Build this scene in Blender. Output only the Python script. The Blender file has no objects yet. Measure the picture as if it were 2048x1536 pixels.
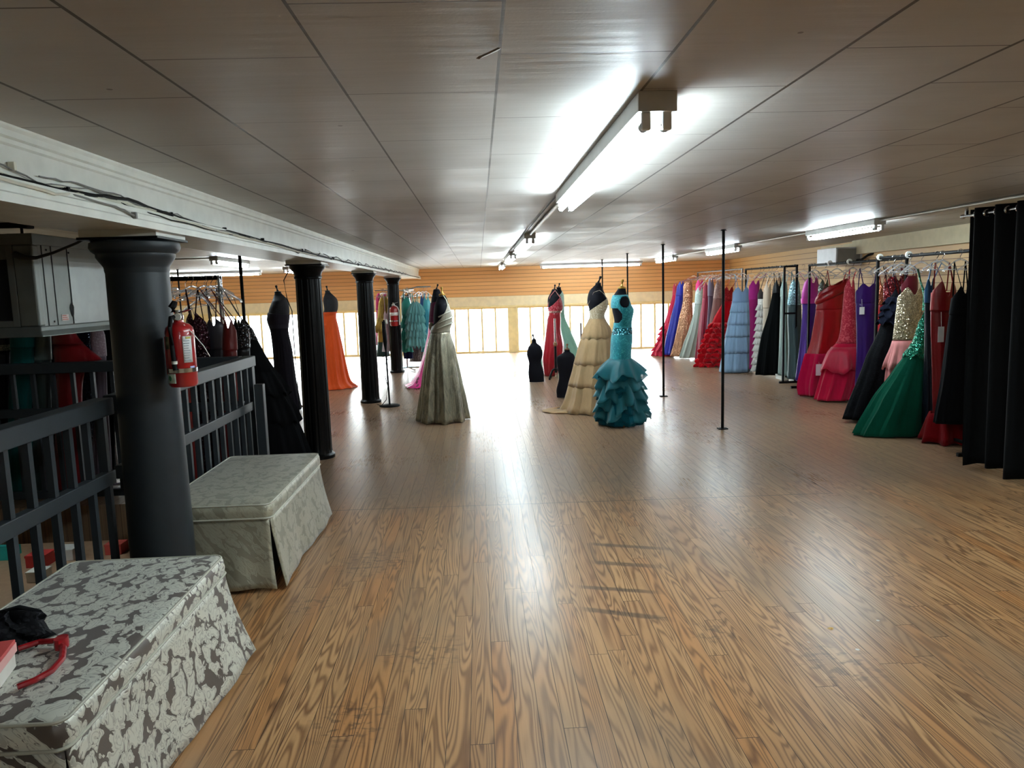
import bpy, bmesh, math, random
from mathutils import Vector, Matrix
random.seed(7)
PI = math.pi
C = bpy.context.scene.collection
sc = bpy.context.scene

# ------------------------------------------------------------------ helpers
def lin(c):
    return tuple(((v/255)/12.92 if v/255 <= .04045 else ((v/255+.055)/1.055)**2.4) for v in c)

class BM:
    def __init__(s): s.b = bmesh.new()
    def box(s, x0, x1, y0, y1, z0, z1):
        vs = [s.b.verts.new(p) for p in ((x0,y0,z0),(x1,y0,z0),(x1,y1,z0),(x0,y1,z0),(x0,y0,z1),(x1,y0,z1),(x1,y1,z1),(x0,y1,z1))]
        for f in ((0,3,2,1),(4,5,6,7),(0,1,5,4),(1,2,6,5),(2,3,7,6),(3,0,4,7)): s.b.faces.new([vs[i] for i in f])
        return s
    def quad(s, pts):
        s.b.faces.new([s.b.verts.new(p) for p in pts]); return s
    def rings(s, rings, close=True, cap0=False, cap1=False, keep=None):
        R = [[s.b.verts.new(p) for p in r] for r in rings]
        n = len(R[0])
        for i in range(len(R)-1):
            for j in range(n if close else n-1):
                a, b, c, d = R[i][j], R[i][(j+1) % n], R[i+1][(j+1) % n], R[i+1][j]
                if keep and not keep((a.co+b.co+c.co+d.co)/4): continue
                try: s.b.faces.new((a, b, c, d))
                except ValueError: pass
        if cap0: s.b.faces.new(list(reversed(R[0])))
        if cap1: s.b.faces.new(R[-1])
        return s
    def lathe(s, prof, o=(0,0,0), n=24, flute=None, cap=True, axis='z'):
        o = Vector(o); rr = []
        for r, z in prof:
            ring = []
            for j in range(n):
                t = 2*PI*j/n
                k = r*(flute(z, t) if flute else 1)
                p = Vector((k*math.cos(t), k*math.sin(t), z))
                if axis == 'y': p = Vector((p.x, p.z, p.y))
                if axis == 'x': p = Vector((p.z, p.x, p.y))
                ring.append(o+p)
            rr.append(ring)
        return s.rings(rr, cap0=cap, cap1=cap)
    def tube(s, pts, r, n=8, flat=1.0):
        pts = [Vector(p) for p in pts]; rr = []
        m = len(pts)
        up = Vector((0,0,1))
        for i, p in enumerate(pts):
            d = (pts[min(i+1, m-1)]-pts[max(i-1, 0)])
            if d.length < 1e-9: d = Vector((0,0,1))
            d.normalize()
            a = d.cross(up)
            if a.length < 1e-3: a = d.cross(Vector((1,0,0)))
            a.normalize(); b = a.cross(d).normalized()
            rad = r[i] if isinstance(r, (list, tuple)) else r
            rr.append([p+a*rad*math.cos(2*PI*j/n)+b*rad*flat*math.sin(2*PI*j/n) for j in range(n)])
        return s.rings(rr, cap0=True, cap1=True)
    def cyl(s, p, q, r, n=12): return s.tube([p, q], r, n)

def obj(name, bm, mat, parent=None, smooth=True, loc=None, bevel=0, solid=0, kind=None):
    me = bpy.data.meshes.new(name)
    b = bm.b
    bmesh.ops.recalc_face_normals(b, faces=b.faces[:])
    b.to_mesh(me); b.free()
    if mat: me.materials.append(mat)
    if smooth:
        for p in me.polygons: p.use_smooth = True
    o = bpy.data.objects.new(name, me); C.objects.link(o)
    if bevel:
        m = o.modifiers.new('bev', 'BEVEL'); m.width = bevel; m.segments = 2; m.limit_method = 'ANGLE'
    if solid:
        m = o.modifiers.new('sol', 'SOLIDIFY'); m.thickness = solid; m.offset = -1
    if smooth:
        try: me.set_sharp_from_angle(angle=math.radians(38))
        except Exception: pass
    if parent:
        o.parent = parent
        o.matrix_parent_inverse = Matrix.Translation(parent.location).inverted()
    if loc: o.location = loc
    if kind: o['kind'] = kind
    return o

def thing(name, label, cat, loc=(0,0,0), group=None):
    o = bpy.data.objects.new(name, None); C.objects.link(o)
    o.location = loc; o.empty_display_size = .1
    o['label'] = label; o['category'] = cat
    if group: o['group'] = group
    return o

def tag(o, label, cat, group=None):
    o['label'] = label; o['category'] = cat
    if group: o['group'] = group
    return o

def struct(name, bm, mat, label=None, smooth=False, **k):
    o = obj(name, bm, mat, smooth=smooth, kind='structure', **k)
    if label: o['label'] = label
    return o

def dup(src, dx, label, group=None):
    r = src.copy(); C.objects.link(r); r.location = src.location+Vector(dx); r['label'] = label
    if group: r['group'] = group
    for ch in list(src.children):
        c = ch.copy(); C.objects.link(c); c.parent = r; c.matrix_parent_inverse = ch.matrix_parent_inverse.copy()
        for g in list(ch.children):
            d = g.copy(); C.objects.link(d); d.parent = c; d.matrix_parent_inverse = g.matrix_parent_inverse.copy()
    return r

# ------------------------------------------------------------------ node expressions
class E_:
    def __init__(s, t, k): s.t = t; s.k = k
    def _m(s, op, *a, clamp=False):
        n = s.t.nodes.new('ShaderNodeMath'); n.operation = op; n.use_clamp = clamp
        for i, v in enumerate((s,)+a):
            if isinstance(v, E_): s.t.links.new(v.k, n.inputs[i])
            else: n.inputs[i].default_value = v
        return E_(s.t, n.outputs[0])
    def __add__(s, o): return s._m('ADD', o)
    __radd__ = __add__
    def __mul__(s, o): return s._m('MULTIPLY', o)
    __rmul__ = __mul__
    def __sub__(s, o): return s._m('SUBTRACT', o)
    def __rsub__(s, o): return (s*-1)+o
    def __truediv__(s, o): return s._m('DIVIDE', o)
    def floor(s): return s._m('FLOOR')
    def fract(s): return s._m('FRACT')
    def sin(s): return s._m('SINE')
    def abs(s): return s._m('ABSOLUTE')
    def min(s, o): return s._m('MINIMUM', o)
    def max(s, o): return s._m('MAXIMUM', o)
    def pow(s, o): return s._m('POWER', o)
    def lt(s, o): return s._m('LESS_THAN', o)
    def gt(s, o): return s._m('GREATER_THAN', o)
    def clamp(s): return s._m('ADD', 0.0, clamp=True)
    def step(s, a, b):
        n = s.t.nodes.new('ShaderNodeMapRange'); n.interpolation_type = 'SMOOTHSTEP'
        s.t.links.new(s.k, n.inputs[0]); n.inputs[1].default_value = a; n.inputs[2].default_value = b
        return E_(s.t, n.outputs[0])

class Mat:
    def __init__(s, name):
        s.m = bpy.data.materials.new(name); s.m.use_nodes = True
        s.t = s.m.node_tree; s.p = s.t.nodes['Principled BSDF']; s.out = s.t.nodes['Material Output']
        s._tc = None
    def xyz(s):
        if not s._tc:
            tc = s.t.nodes.new('ShaderNodeTexCoord'); sp = s.t.nodes.new('ShaderNodeSeparateXYZ')
            s.t.links.new(tc.outputs['Object'], sp.inputs[0])
            s._tc = [E_(s.t, sp.outputs[i]) for i in range(3)]
        return s._tc
    def vec(s, x, y, z):
        n = s.t.nodes.new('ShaderNodeCombineXYZ')
        for i, v in enumerate((x, y, z)):
            if isinstance(v, E_): s.t.links.new(v.k, n.inputs[i])
            else: n.inputs[i].default_value = v
        return E_(s.t, n.outputs[0])
    def noise(s, v, scale=5, detail=2, rough=.5, dist=0, color=False):
        n = s.t.nodes.new('ShaderNodeTexNoise')
        s.t.links.new(v.k, n.inputs['Vector'])
        n.inputs['Scale'].default_value = scale; n.inputs['Detail'].default_value = detail
        n.inputs['Roughness'].default_value = rough; n.inputs['Distortion'].default_value = dist
        return E_(s.t, n.outputs['Color' if color else 'Fac'])
    def voro(s, v, scale=5, out='Distance', feature='F1', rnd=1):
        n = s.t.nodes.new('ShaderNodeTexVoronoi'); n.feature = feature
        s.t.links.new(v.k, n.inputs['Vector']); n.inputs['Scale'].default_value = scale
        n.inputs['Randomness'].default_value = rnd
        return E_(s.t, n.outputs[out])
    def white(s, v):
        n = s.t.nodes.new('ShaderNodeTexWhiteNoise'); n.noise_dimensions = '3D'
        s.t.links.new(v.k, n.inputs['Vector']); return E_(s.t, n.outputs['Value'])
    def mix(s, f, a, b):
        n = s.t.nodes.new('ShaderNodeMix'); n.data_type = 'RGBA'
        for i, v in ((0, f), (6, a), (7, b)):
            if isinstance(v, E_): s.t.links.new(v.k, n.inputs[i])
            elif i == 0: n.inputs[0].default_value = v
            else: n.inputs[i].default_value = (*v, 1)
        return E_(s.t, n.outputs[2])
    def set(s, **k):
        for a, v in k.items():
            q = s.p.inputs[{'base':'Base Color','rough':'Roughness','metal':'Metallic','spec':'Specular IOR Level','sheen':'Sheen Weight','trans':'Transmission Weight','alpha':'Alpha','coat':'Coat Weight','normal':'Normal','emit':'Emission Strength','emc':'Emission Color','aniso':'Anisotropic'}[a]]
            if isinstance(v, E_): s.t.links.new(v.k, q)
            elif isinstance(v, tuple): q.default_value = (*v, 1)
            else: q.default_value = v
        return s
    def bump(s, h, strength=.3, dist=.01):
        n = s.t.nodes.new('ShaderNodeBump'); s.t.links.new(h.k, n.inputs['Height'])
        n.inputs['Strength'].default_value = strength; n.inputs['Distance'].default_value = dist
        s.t.links.new(n.outputs[0], s.p.inputs['Normal']); return s
    def blend(s, shader_type, fac, color=None):
        n = s.t.nodes.new(shader_type)
        if color and 'Color' in n.inputs: n.inputs['Color'].default_value = (*color, 1)
        m = s.t.nodes.new('ShaderNodeMixShader')
        if isinstance(fac, E_): s.t.links.new(fac.k, m.inputs[0])
        else: m.inputs[0].default_value = fac
        src = s.out.inputs[0].links[0].from_socket
        s.t.links.new(src, m.inputs[1]); s.t.links.new(n.outputs[0], m.inputs[2])
        s.t.links.new(m.outputs[0], s.out.inputs[0]); return n

def plain(name, rgb, rough=.5, metal=0, **k):
    M = Mat(name); x, y, z = M.xyz()
    n = M.noise(M.vec(x, y, z), 9, 3)
    c = lin(rgb)
    M.set(base=M.mix(n.step(.25, .75), tuple(v*.92 for v in c), tuple(min(1, v*1.05) for v in c)), rough=rough, metal=metal, **k)
    return M.m

_cache = {}
def SH(c): return min(.4, (c[0]+c[1]+c[2])*.45)
def fabric(kind, rgb, rgb2=None):
    key = (kind, rgb, rgb2)
    if key in _cache: return _cache[key]
    M = Mat(kind); x, y, z = M.xyz(); v = M.vec(x, y, z); c = lin(rgb)
    dk = tuple(a*.72 for a in c); lt = tuple(min(1, a*1.1) for a in c)
    if kind == 'satin':
        n = M.noise(M.vec(x, y, z*.35), 9, 2, .5, .6)
        M.set(base=M.mix(n, dk, lt), rough=.34, spec=min(.45, .16+SH(c)*2), sheen=SH(c)*.25).bump(n, .5, .03)
    elif kind == 'chiffon':
        n = M.noise(M.vec(x*5, y*5, z*.25), 9, 3)
        M.set(base=M.mix(n, dk, lt), rough=.85, sheen=SH(c), spec=.15).bump(n, .35, .012)
        M.blend('ShaderNodeBsdfTranslucent', .3, c)
    elif kind == 'tulle':
        n = M.noise(M.vec(x*6, y*6, z*.2), 8, 3)
        M.set(base=M.mix(n, dk, lt), rough=.95, sheen=SH(c), spec=.1).bump(n, .4, .015)
        M.blend('ShaderNodeBsdfTranslucent', .4, c)
    elif kind == 'organza':
        n = M.noise(M.vec(x*3, y*3, z), 9, 2)
        M.set(base=M.mix(n, dk, lt), rough=.45, sheen=.4, spec=.4)
        M.blend('ShaderNodeBsdfTranslucent', .4, c)
        M.blend('ShaderNodeBsdfTransparent', .22)
    elif kind == 'sequin':
        col = M.voro(v, 130, 'Color'); d = M.voro(v, 130)
        f = d.step(.2, .75)
        n2 = M.noise(v, 7, 2)
        M.set(base=M.mix(f, lt, tuple(a*.45 for a in c)), rough=.22, metal=.55, spec=.6)
        g = M.t.nodes.new('ShaderNodeNewGeometry')
        a = M.t.nodes.new('ShaderNodeVectorMath'); a.operation = 'SUBTRACT'
        M.t.links.new(col.k, a.inputs[0]); a.inputs[1].default_value = (.5, .5, .5)
        b = M.t.nodes.new('ShaderNodeVectorMath'); b.operation = 'SCALE'; M.t.links.new(a.outputs[0], b.inputs[0]); b.inputs['Scale'].default_value = 1.1
        e = M.t.nodes.new('ShaderNodeVectorMath'); M.t.links.new(g.outputs['Normal'], e.inputs[0]); M.t.links.new(b.outputs[0], e.inputs[1])
        h = M.t.nodes.new('ShaderNodeVectorMath'); h.operation = 'NORMALIZE'; M.t.links.new(e.outputs[0], h.inputs[0])
        M.set(normal=E_(M.t, h.outputs[0]))
    elif kind == 'lace':
        w = M.noise(v, 14, 2, color=True)
        d = M.voro(w, 5.5); e = M.voro(v, 55)
        f = (d.step(.25, .45)*.7+e.step(.3, .6)*.4).clamp()
        M.set(base=M.mix(f, lin(rgb2 or (230, 225, 215)), c), rough=.6, sheen=SH(c)*.7, spec=min(.3, .05+SH(c))).bump(f, .4, .006)
    elif kind == 'glitter':
        col = M.white(M.vec((x*420).floor(), (y*420).floor(), (z*420).floor()))
        n = M.noise(M.vec(x*2, y*2, z*.5), 8, 3, .6, .8)
        M.set(base=M.mix(n.step(.3, .7), tuple(a*.5 for a in c), lt), rough=.38, metal=.5, spec=.5)
        M.set(rough=(col*.3+.22)).bump(n, .5, .03)
    elif kind == 'floral':
        d = M.voro(v, 7); n = M.noise(v, 20, 2)
        f = (d+n*.25).step(.38, .44)
        M.set(base=M.mix(f, lin(rgb2), c), rough=.45, sheen=.2).bump(n, .3, .02)
    elif kind == 'velvet':
        n = M.noise(M.vec(x*3, y*3, z*.4), 6, 3)
        M.set(base=M.mix(n, dk, lt), rough=.7, sheen=SH(c)*1.2, spec=min(.2, .06+SH(c))).bump(n, .2, .02)
    _cache[key] = M.m
    return M.m
G={
'pink_far':(17.32,[(1.675, 4.55, 0.053), (1.399, 4.555, 0.07), (1.055, 4.496, 0.106), (0.709, 4.424, 0.141), (0.362, 4.353, 0.189), (0.095, 4.269, 0.212)]),
'royal':(17.02,[(1.716, 4.604, 0.057), (1.57, 4.592, 0.08), (1.288, 4.557, 0.092), (0.835, 4.487, 0.139), (0.38, 4.399, 0.156), (0.049, 4.328, 0.134)]),
'rosegold':(16.75,[(1.71, 4.683, 0.096), (1.288, 4.683, 0.108), (0.841, 4.637, 0.165), (0.392, 4.58, 0.2), (0.032, 4.505, 0.229)]),
'fuchsia_peek':(16.5,[(1.735, 4.875, 0.078), (1.285, 4.876, 0.09), (0.733, 4.866, 0.112), (0.042, 4.844, 0.158)]),
'mintlace':(16.25,[(1.572, 4.796, 0.072), (1.291, 4.786, 0.083), (1.02, 4.77, 0.099), (0.64, 4.709, 0.15), (0.313, 4.637, 0.2), (0.04, 4.571, 0.222)]),
'burgundy':(15.7,[(1.684, 4.793, 0.058), (1.299, 4.778, 0.075), (0.774, 4.748, 0.118), (0.042, 4.701, 0.145)]),
'mauve':(15.3,[(1.752, 4.748, 0.041), (1.559, 4.759, 0.062), (1.202, 4.761, 0.062), (0.792, 4.762, 0.084), (0.067, 4.744, 0.126)]),
'taupe':(15.0,[(1.725, 4.823, 0.046), (1.407, 4.809, 0.082), (0.906, 4.786, 0.138), (0.096, 4.723, 0.196)]),
'redruffle':(14.7,[(1.572, 4.917, 0.105), (1.279, 4.899, 0.095), (0.917, 4.806, 0.191), (0.423, 4.728, 0.312), (0.125, 4.694, 0.368), (-0.035, 4.685, 0.399)]),
'lightblue':(13.6,[(1.571, 4.785, 0.148), (1.299, 4.782, 0.153), (0.87, 4.754, 0.205), (0.503, 4.729, 0.243), (0.013, 4.7, 0.295)]),
'magenta':(13.3,[(1.68, 4.922, 0.091), (1.326, 4.913, 0.086), (0.879, 4.922, 0.073), (0.083, 4.945, 0.096)]),
'ivory':(13.05,[(1.546, 4.96, 0.067), (1.328, 4.963, 0.067), (0.889, 4.964, 0.09), (0.109, 4.933, 0.122)]),
'champ_peek':(12.9,[(1.621, 4.999, 0.057), (1.329, 4.998, 0.062), (0.895, 5.009, 0.075), (0.122, 5.014, 0.107)]),
'blackball':(12.7,[(1.684, 5.103, 0.056), (1.498, 5.101, 0.078), (1.158, 5.089, 0.131), (0.644, 5.075, 0.258), (0.054, 5.092, 0.357)]),
'palemint':(12.3,[(1.647, 5.043, 0.046), (1.252, 5.058, 0.063), (0.503, 5.078, 0.089), (0.081, 5.094, 0.115)]),
'paleblue':(11.95,[(1.69, 5.078, 0.053), (1.594, 5.08, 0.07), (1.299, 5.081, 0.107), (1.017, 5.086, 0.115), (0.529, 5.116, 0.12), (0.062, 5.128, 0.141)]),
'purple':(11.5,[(1.727, 5.154, 0.083), (1.42, 5.141, 0.134), (1.188, 5.149, 0.131), (0.721, 5.131, 0.135), (0.092, 5.104, 0.168)]),
'greysequin':(11.1,[(1.66, 5.155, 0.069), (1.347, 5.158, 0.073), (0.595, 5.179, 0.085), (0.099, 5.19, 0.101)]),
'redbig':(10.4,[(1.571, 4.985, 0.168), (1.419, 4.957, 0.201), (1.083, 4.936, 0.216), (0.801, 4.907, 0.224), (0.519, 4.859, 0.25), (0.163, 4.799, 0.261), (-0.024, 4.788, 0.233)]),
'crimson':(9.95,[(1.661, 4.979, 0.051), (1.368, 4.984, 0.076), (1.032, 4.983, 0.1), (0.829, 4.974, 0.128), (0.694, 4.94, 0.208), (0.455, 4.94, 0.285), (0.217, 4.897, 0.306), (0.025, 4.839, 0.3)]),
'darkpurple':(9.55,[(1.591, 4.998, 0.142), (1.437, 4.999, 0.132), (1.244, 4.999, 0.126), (0.724, 5.004, 0.11), (0.024, 5.022, 0.141)]),
'redgold':(9.2,[(1.625, 4.998, 0.054), (1.377, 5.003, 0.051), (1.066, 5.007, 0.051), (0.019, 5.028, 0.091)]),
'darkred':(8.95,[(1.692, 5.042, 0.13), (1.5, 5.049, 0.143), (1.076, 5.058, 0.137), (0.024, 5.095, 0.177)]),
'wine':(8.65,[(1.663, 5.039, 0.093), (1.383, 5.046, 0.096), (0.794, 5.062, 0.115), (0.012, 5.086, 0.16)]),
'navylace':(8.4,[(1.542, 4.746, 0.038), (1.395, 4.746, 0.073), (1.283, 4.72, 0.085), (1.056, 4.667, 0.105), (0.714, 4.584, 0.176), (0.042, 4.452, 0.285)]),
'champagne':(8.05,[(1.548, 4.71, 0.137), (1.401, 4.716, 0.143), (1.183, 4.696, 0.143), (0.91, 4.667, 0.138), (0.689, 4.655, 0.181), (0.083, 4.669, 0.231)]),
'emerald':(7.65,[(1.305, 4.637, 0.043), (1.201, 4.636, 0.048), (1.097, 4.624, 0.064), (0.941, 4.598, 0.086), (0.837, 4.57, 0.124), (0.68, 4.531, 0.197), (0.364, 4.449, 0.335), (0.012, 4.375, 0.457)]),
'bluepeek':(7.42,[(1.635, 4.526, 0.041), (1.49, 4.532, 0.041), (0.908, 4.567, 0.052), (0.131, 4.614, 0.09)]),
'redhalter':(7.2,[(1.612, 4.538, 0.095), (1.466, 4.545, 0.116), (1.222, 4.548, 0.119), (0.626, 4.576, 0.102), (0.109, 4.645, 0.139)]),
'blackend':(6.9,[(1.562, 4.524, 0.053), (1.422, 4.528, 0.085), (1.14, 4.534, 0.121), (0.664, 4.537, 0.162), (0.253, 4.529, 0.214)]),
'wineseq':(6.85,[(1.54, -2.55, 0.039), (1.459, -2.534, 0.079), (1.19, -2.538, 0.106), (-0.099, -2.634, 0.154)]),
'charcoal':(7.0,[(1.477, -2.43, 0.04), (1.403, -2.409, 0.086), (1.174, -2.427, 0.086), (-0.096, -2.526, 0.116)]),
'darkredL':(6.75,[(1.461, -2.206, 0.048), (1.187, -2.222, 0.061), (-0.085, -2.319, 0.089)]),
'blackseq':(6.95,[(1.462, -2.176, 0.054), (1.353, -2.175, 0.067), (1.124, -2.188, 0.077), (-0.045, -2.277, 0.103)]),
'blacktrain':(7.35,[(1.445, -2.273, 0.057), (1.334, -2.265, 0.074), (1.14, -2.236, 0.126), (0.845, -2.178, 0.216), (0.498, -2.13, 0.29), (0.022, -2.1, 0.355)]),
'blackbead':(6.55,[(1.52, -4.097, 0.119), (1.267, -4.126, 0.128), (0.709, -4.202, 0.133), (-0.037, -4.312, 0.169)]),
'tealL':(6.45,[(1.515, -3.808, 0.085), (1.181, -3.846, 0.088), (0.715, -3.916, 0.082), (-0.022, -3.984, 0.121)]),
'greysatin':(6.55,[(1.508, -3.702, 0.054), (1.254, -3.733, 0.071), (0.694, -3.784, 0.075), (-0.011, -3.858, 0.102)]),
'redL':(6.4,[(1.506, -3.46, 0.073), (1.373, -3.453, 0.093), (1.255, -3.41, 0.144), (1.161, -3.362, 0.198), (1.088, -3.439, 0.124), (0.708, -3.486, 0.113), (-0.027, -3.548, 0.144)]),
'navyseqL':(6.62,[(1.495, -3.403, 0.067), (1.281, -3.416, 0.067), (0.001, -3.543, 0.095)]),
'blackfillA':(6.76,[(1.508, -3.982, 0.115), (-0.103, -4.166, 0.153)]),
'blackfillB':(6.76,[(1.499, -3.693, 0.107), (-0.116, -3.851, 0.145)]),
'blackfillC':(6.78,[(1.487, -3.339, 0.12), (-0.137, -3.496, 0.159)]),
'lilac':(6.5,[(1.495, -3.23, 0.045), (1.241, -3.236, 0.056), (0.813, -3.254, 0.046), (-0.019, -3.335, 0.098)]),
'redhidden':(6.6,[(1.471, -2.592, 0.049), (1.212, -2.616, 0.068), (0.775, -2.614, 0.086), (-0.078, -2.615, 0.126)]),
'hotpink':(16.3,[(1.658, -2.067, 0.128), (1.286, -2.097, 0.117), (0.533, -2.125, 0.129)]),
'gold':(15.95,[(1.584, -1.979, 0.089), (1.376, -2.006, 0.104), (1.083, -2.042, 0.105), (0.621, -2.081, 0.089)]),
'darkgreen':(16.2,[(1.287, -2.042, 0.106), (0.539, -2.09, 0.117), (0.292, -2.103, 0.139)]),
'whitepink':(15.75,[(1.295, -1.918, 0.057), (0.776, -1.949, 0.062), (0.432, -1.972, 0.088)]),
'blackfloral':(16.4,[(1.653, -1.554, 0.097), (1.267, -1.567, 0.113), (0.509, -1.603, 0.114)]),
'tealmini':(15.95,[(1.507, -1.508, 0.105), (1.067, -1.534, 0.1), (0.73, -1.55, 0.1), (0.434, -1.569, 0.084)]),
'aqua':(15.6,[(1.485, -1.312, 0.041), (1.341, -1.313, 0.108), (0.972, -1.33, 0.149), (0.558, -1.329, 0.15)]),
'aquasatin':(15.8,[(1.558, -1.092, 0.047), (1.267, -1.078, 0.094), (0.85, -1.076, 0.094), (0.399, -1.116, 0.136)]),
'bluemini':(16.15,[(1.58, -1.184, 0.053), (1.262, -1.198, 0.064), (0.515, -1.231, 0.085)]),
'navymini':(16.05,[(1.063, -1.527, 0.095), (0.425, -1.547, 0.106), (0.243, -1.545, 0.096)]),
'silverseq':(16.35,[(1.259, -1.288, 0.118), (0.417, -1.348, 0.141), (0.145, -1.387, 0.168)]),
'silver':(9.55,[(1.601, -0.459, 0.041), (1.539, -0.464, 0.075), (1.464, -0.474, 0.094), (1.35, -0.466, 0.12), (1.255, -0.47, 0.12), (1.149, -0.502, 0.123), (0.908, -0.506, 0.181), (0.523, -0.509, 0.245), (0.265, -0.51, 0.288), (0.017, -0.514, 0.327)]),
'magform':(13.2,[(1.672, -0.73, 0.061), (1.498, -0.711, 0.122), (1.151, -0.743, 0.139), (0.977, -0.759, 0.148), (0.627, -0.787, 0.206), (0.275, -0.833, 0.281), (0.054, -0.89, 0.374), (-0.024, -0.946, 0.427)]),
'redform':(14.0,[(1.608, 1.411, 0.056), (1.442, 1.402, 0.126), (1.284, 1.417, 0.136), (1.173, 1.405, 0.108), (1.052, 1.389, 0.131), (0.866, 1.37, 0.145), (0.585, 1.373, 0.193), (0.351, 1.344, 0.198), (0.162, 1.321, 0.16), (0.002, 1.298, 0.123)]),
'mintform':(15.5,[(1.642, 1.65, 0.046), (1.478, 1.662, 0.083), (1.293, 1.669, 0.083), (1.036, 1.663, 0.104), (0.778, 1.657, 0.208), (0.466, 1.661, 0.323), (0.257, 1.678, 0.386), (-0.077, 1.66, 0.461)]),
'champform':(9.95,[(1.682, 1.585, 0.037), (1.59, 1.56, 0.1), (1.472, 1.565, 0.133), (1.392, 1.574, 0.13), (1.26, 1.562, 0.094), (1.074, 1.556, 0.178), (0.808, 1.531, 0.239), (0.573, 1.511, 0.283), (0.337, 1.49, 0.328), (0.134, 1.48, 0.376), (0.005, 1.458, 0.424)]),
'tealform':(8.85,[(1.623, 1.691, 0.048), (1.53, 1.669, 0.086), (1.436, 1.674, 0.11), (1.365, 1.694, 0.125), (1.246, 1.695, 0.104), (1.187, 1.692, 0.102), (1.01, 1.678, 0.12), (0.891, 1.667, 0.117), (0.801, 1.663, 0.12), (0.652, 1.644, 0.168), (0.41, 1.653, 0.211), (0.014, 1.66, 0.279)]),
'orangeform':(13.4,[(1.703, -2.649, 0.043), (1.553, -2.61, 0.126), (1.395, -2.606, 0.122), (1.291, -2.643, 0.118), (1.027, -2.654, 0.166), (0.673, -2.666, 0.228), (0.317, -2.67, 0.282), (0.092, -2.666, 0.335), (-0.008, -2.636, 0.406)]),
'blackform':(10.9,[(1.7, -2.857, 0.046), (1.593, -2.832, 0.106), (1.451, -2.853, 0.145), (1.31, -2.876, 0.152), (1.166, -2.872, 0.124), (0.878, -2.845, 0.135), (0.443, -2.832, 0.15), (-0.086, -2.802, 0.172)]),
'torsoG':(13.2,[(0.746, 0.947, 0.044), (0.693, 0.948, 0.051), (0.657, 0.954, 0.088), (0.622, 0.957, 0.119), (0.498, 0.954, 0.146), (0.347, 0.955, 0.115), (0.168, 0.968, 0.142), (-0.011, 0.976, 0.138)]),
'torsoH':(11.2,[(0.724, 1.297, 0.045), (0.686, 1.298, 0.051), (0.656, 1.295, 0.098), (0.619, 1.276, 0.14), (0.505, 1.281, 0.147), (0.301, 1.261, 0.102), (0.111, 1.246, 0.129), (-0.003, 1.236, 0.114)]),
}# ------------------------------------------------------------------ materials
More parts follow.
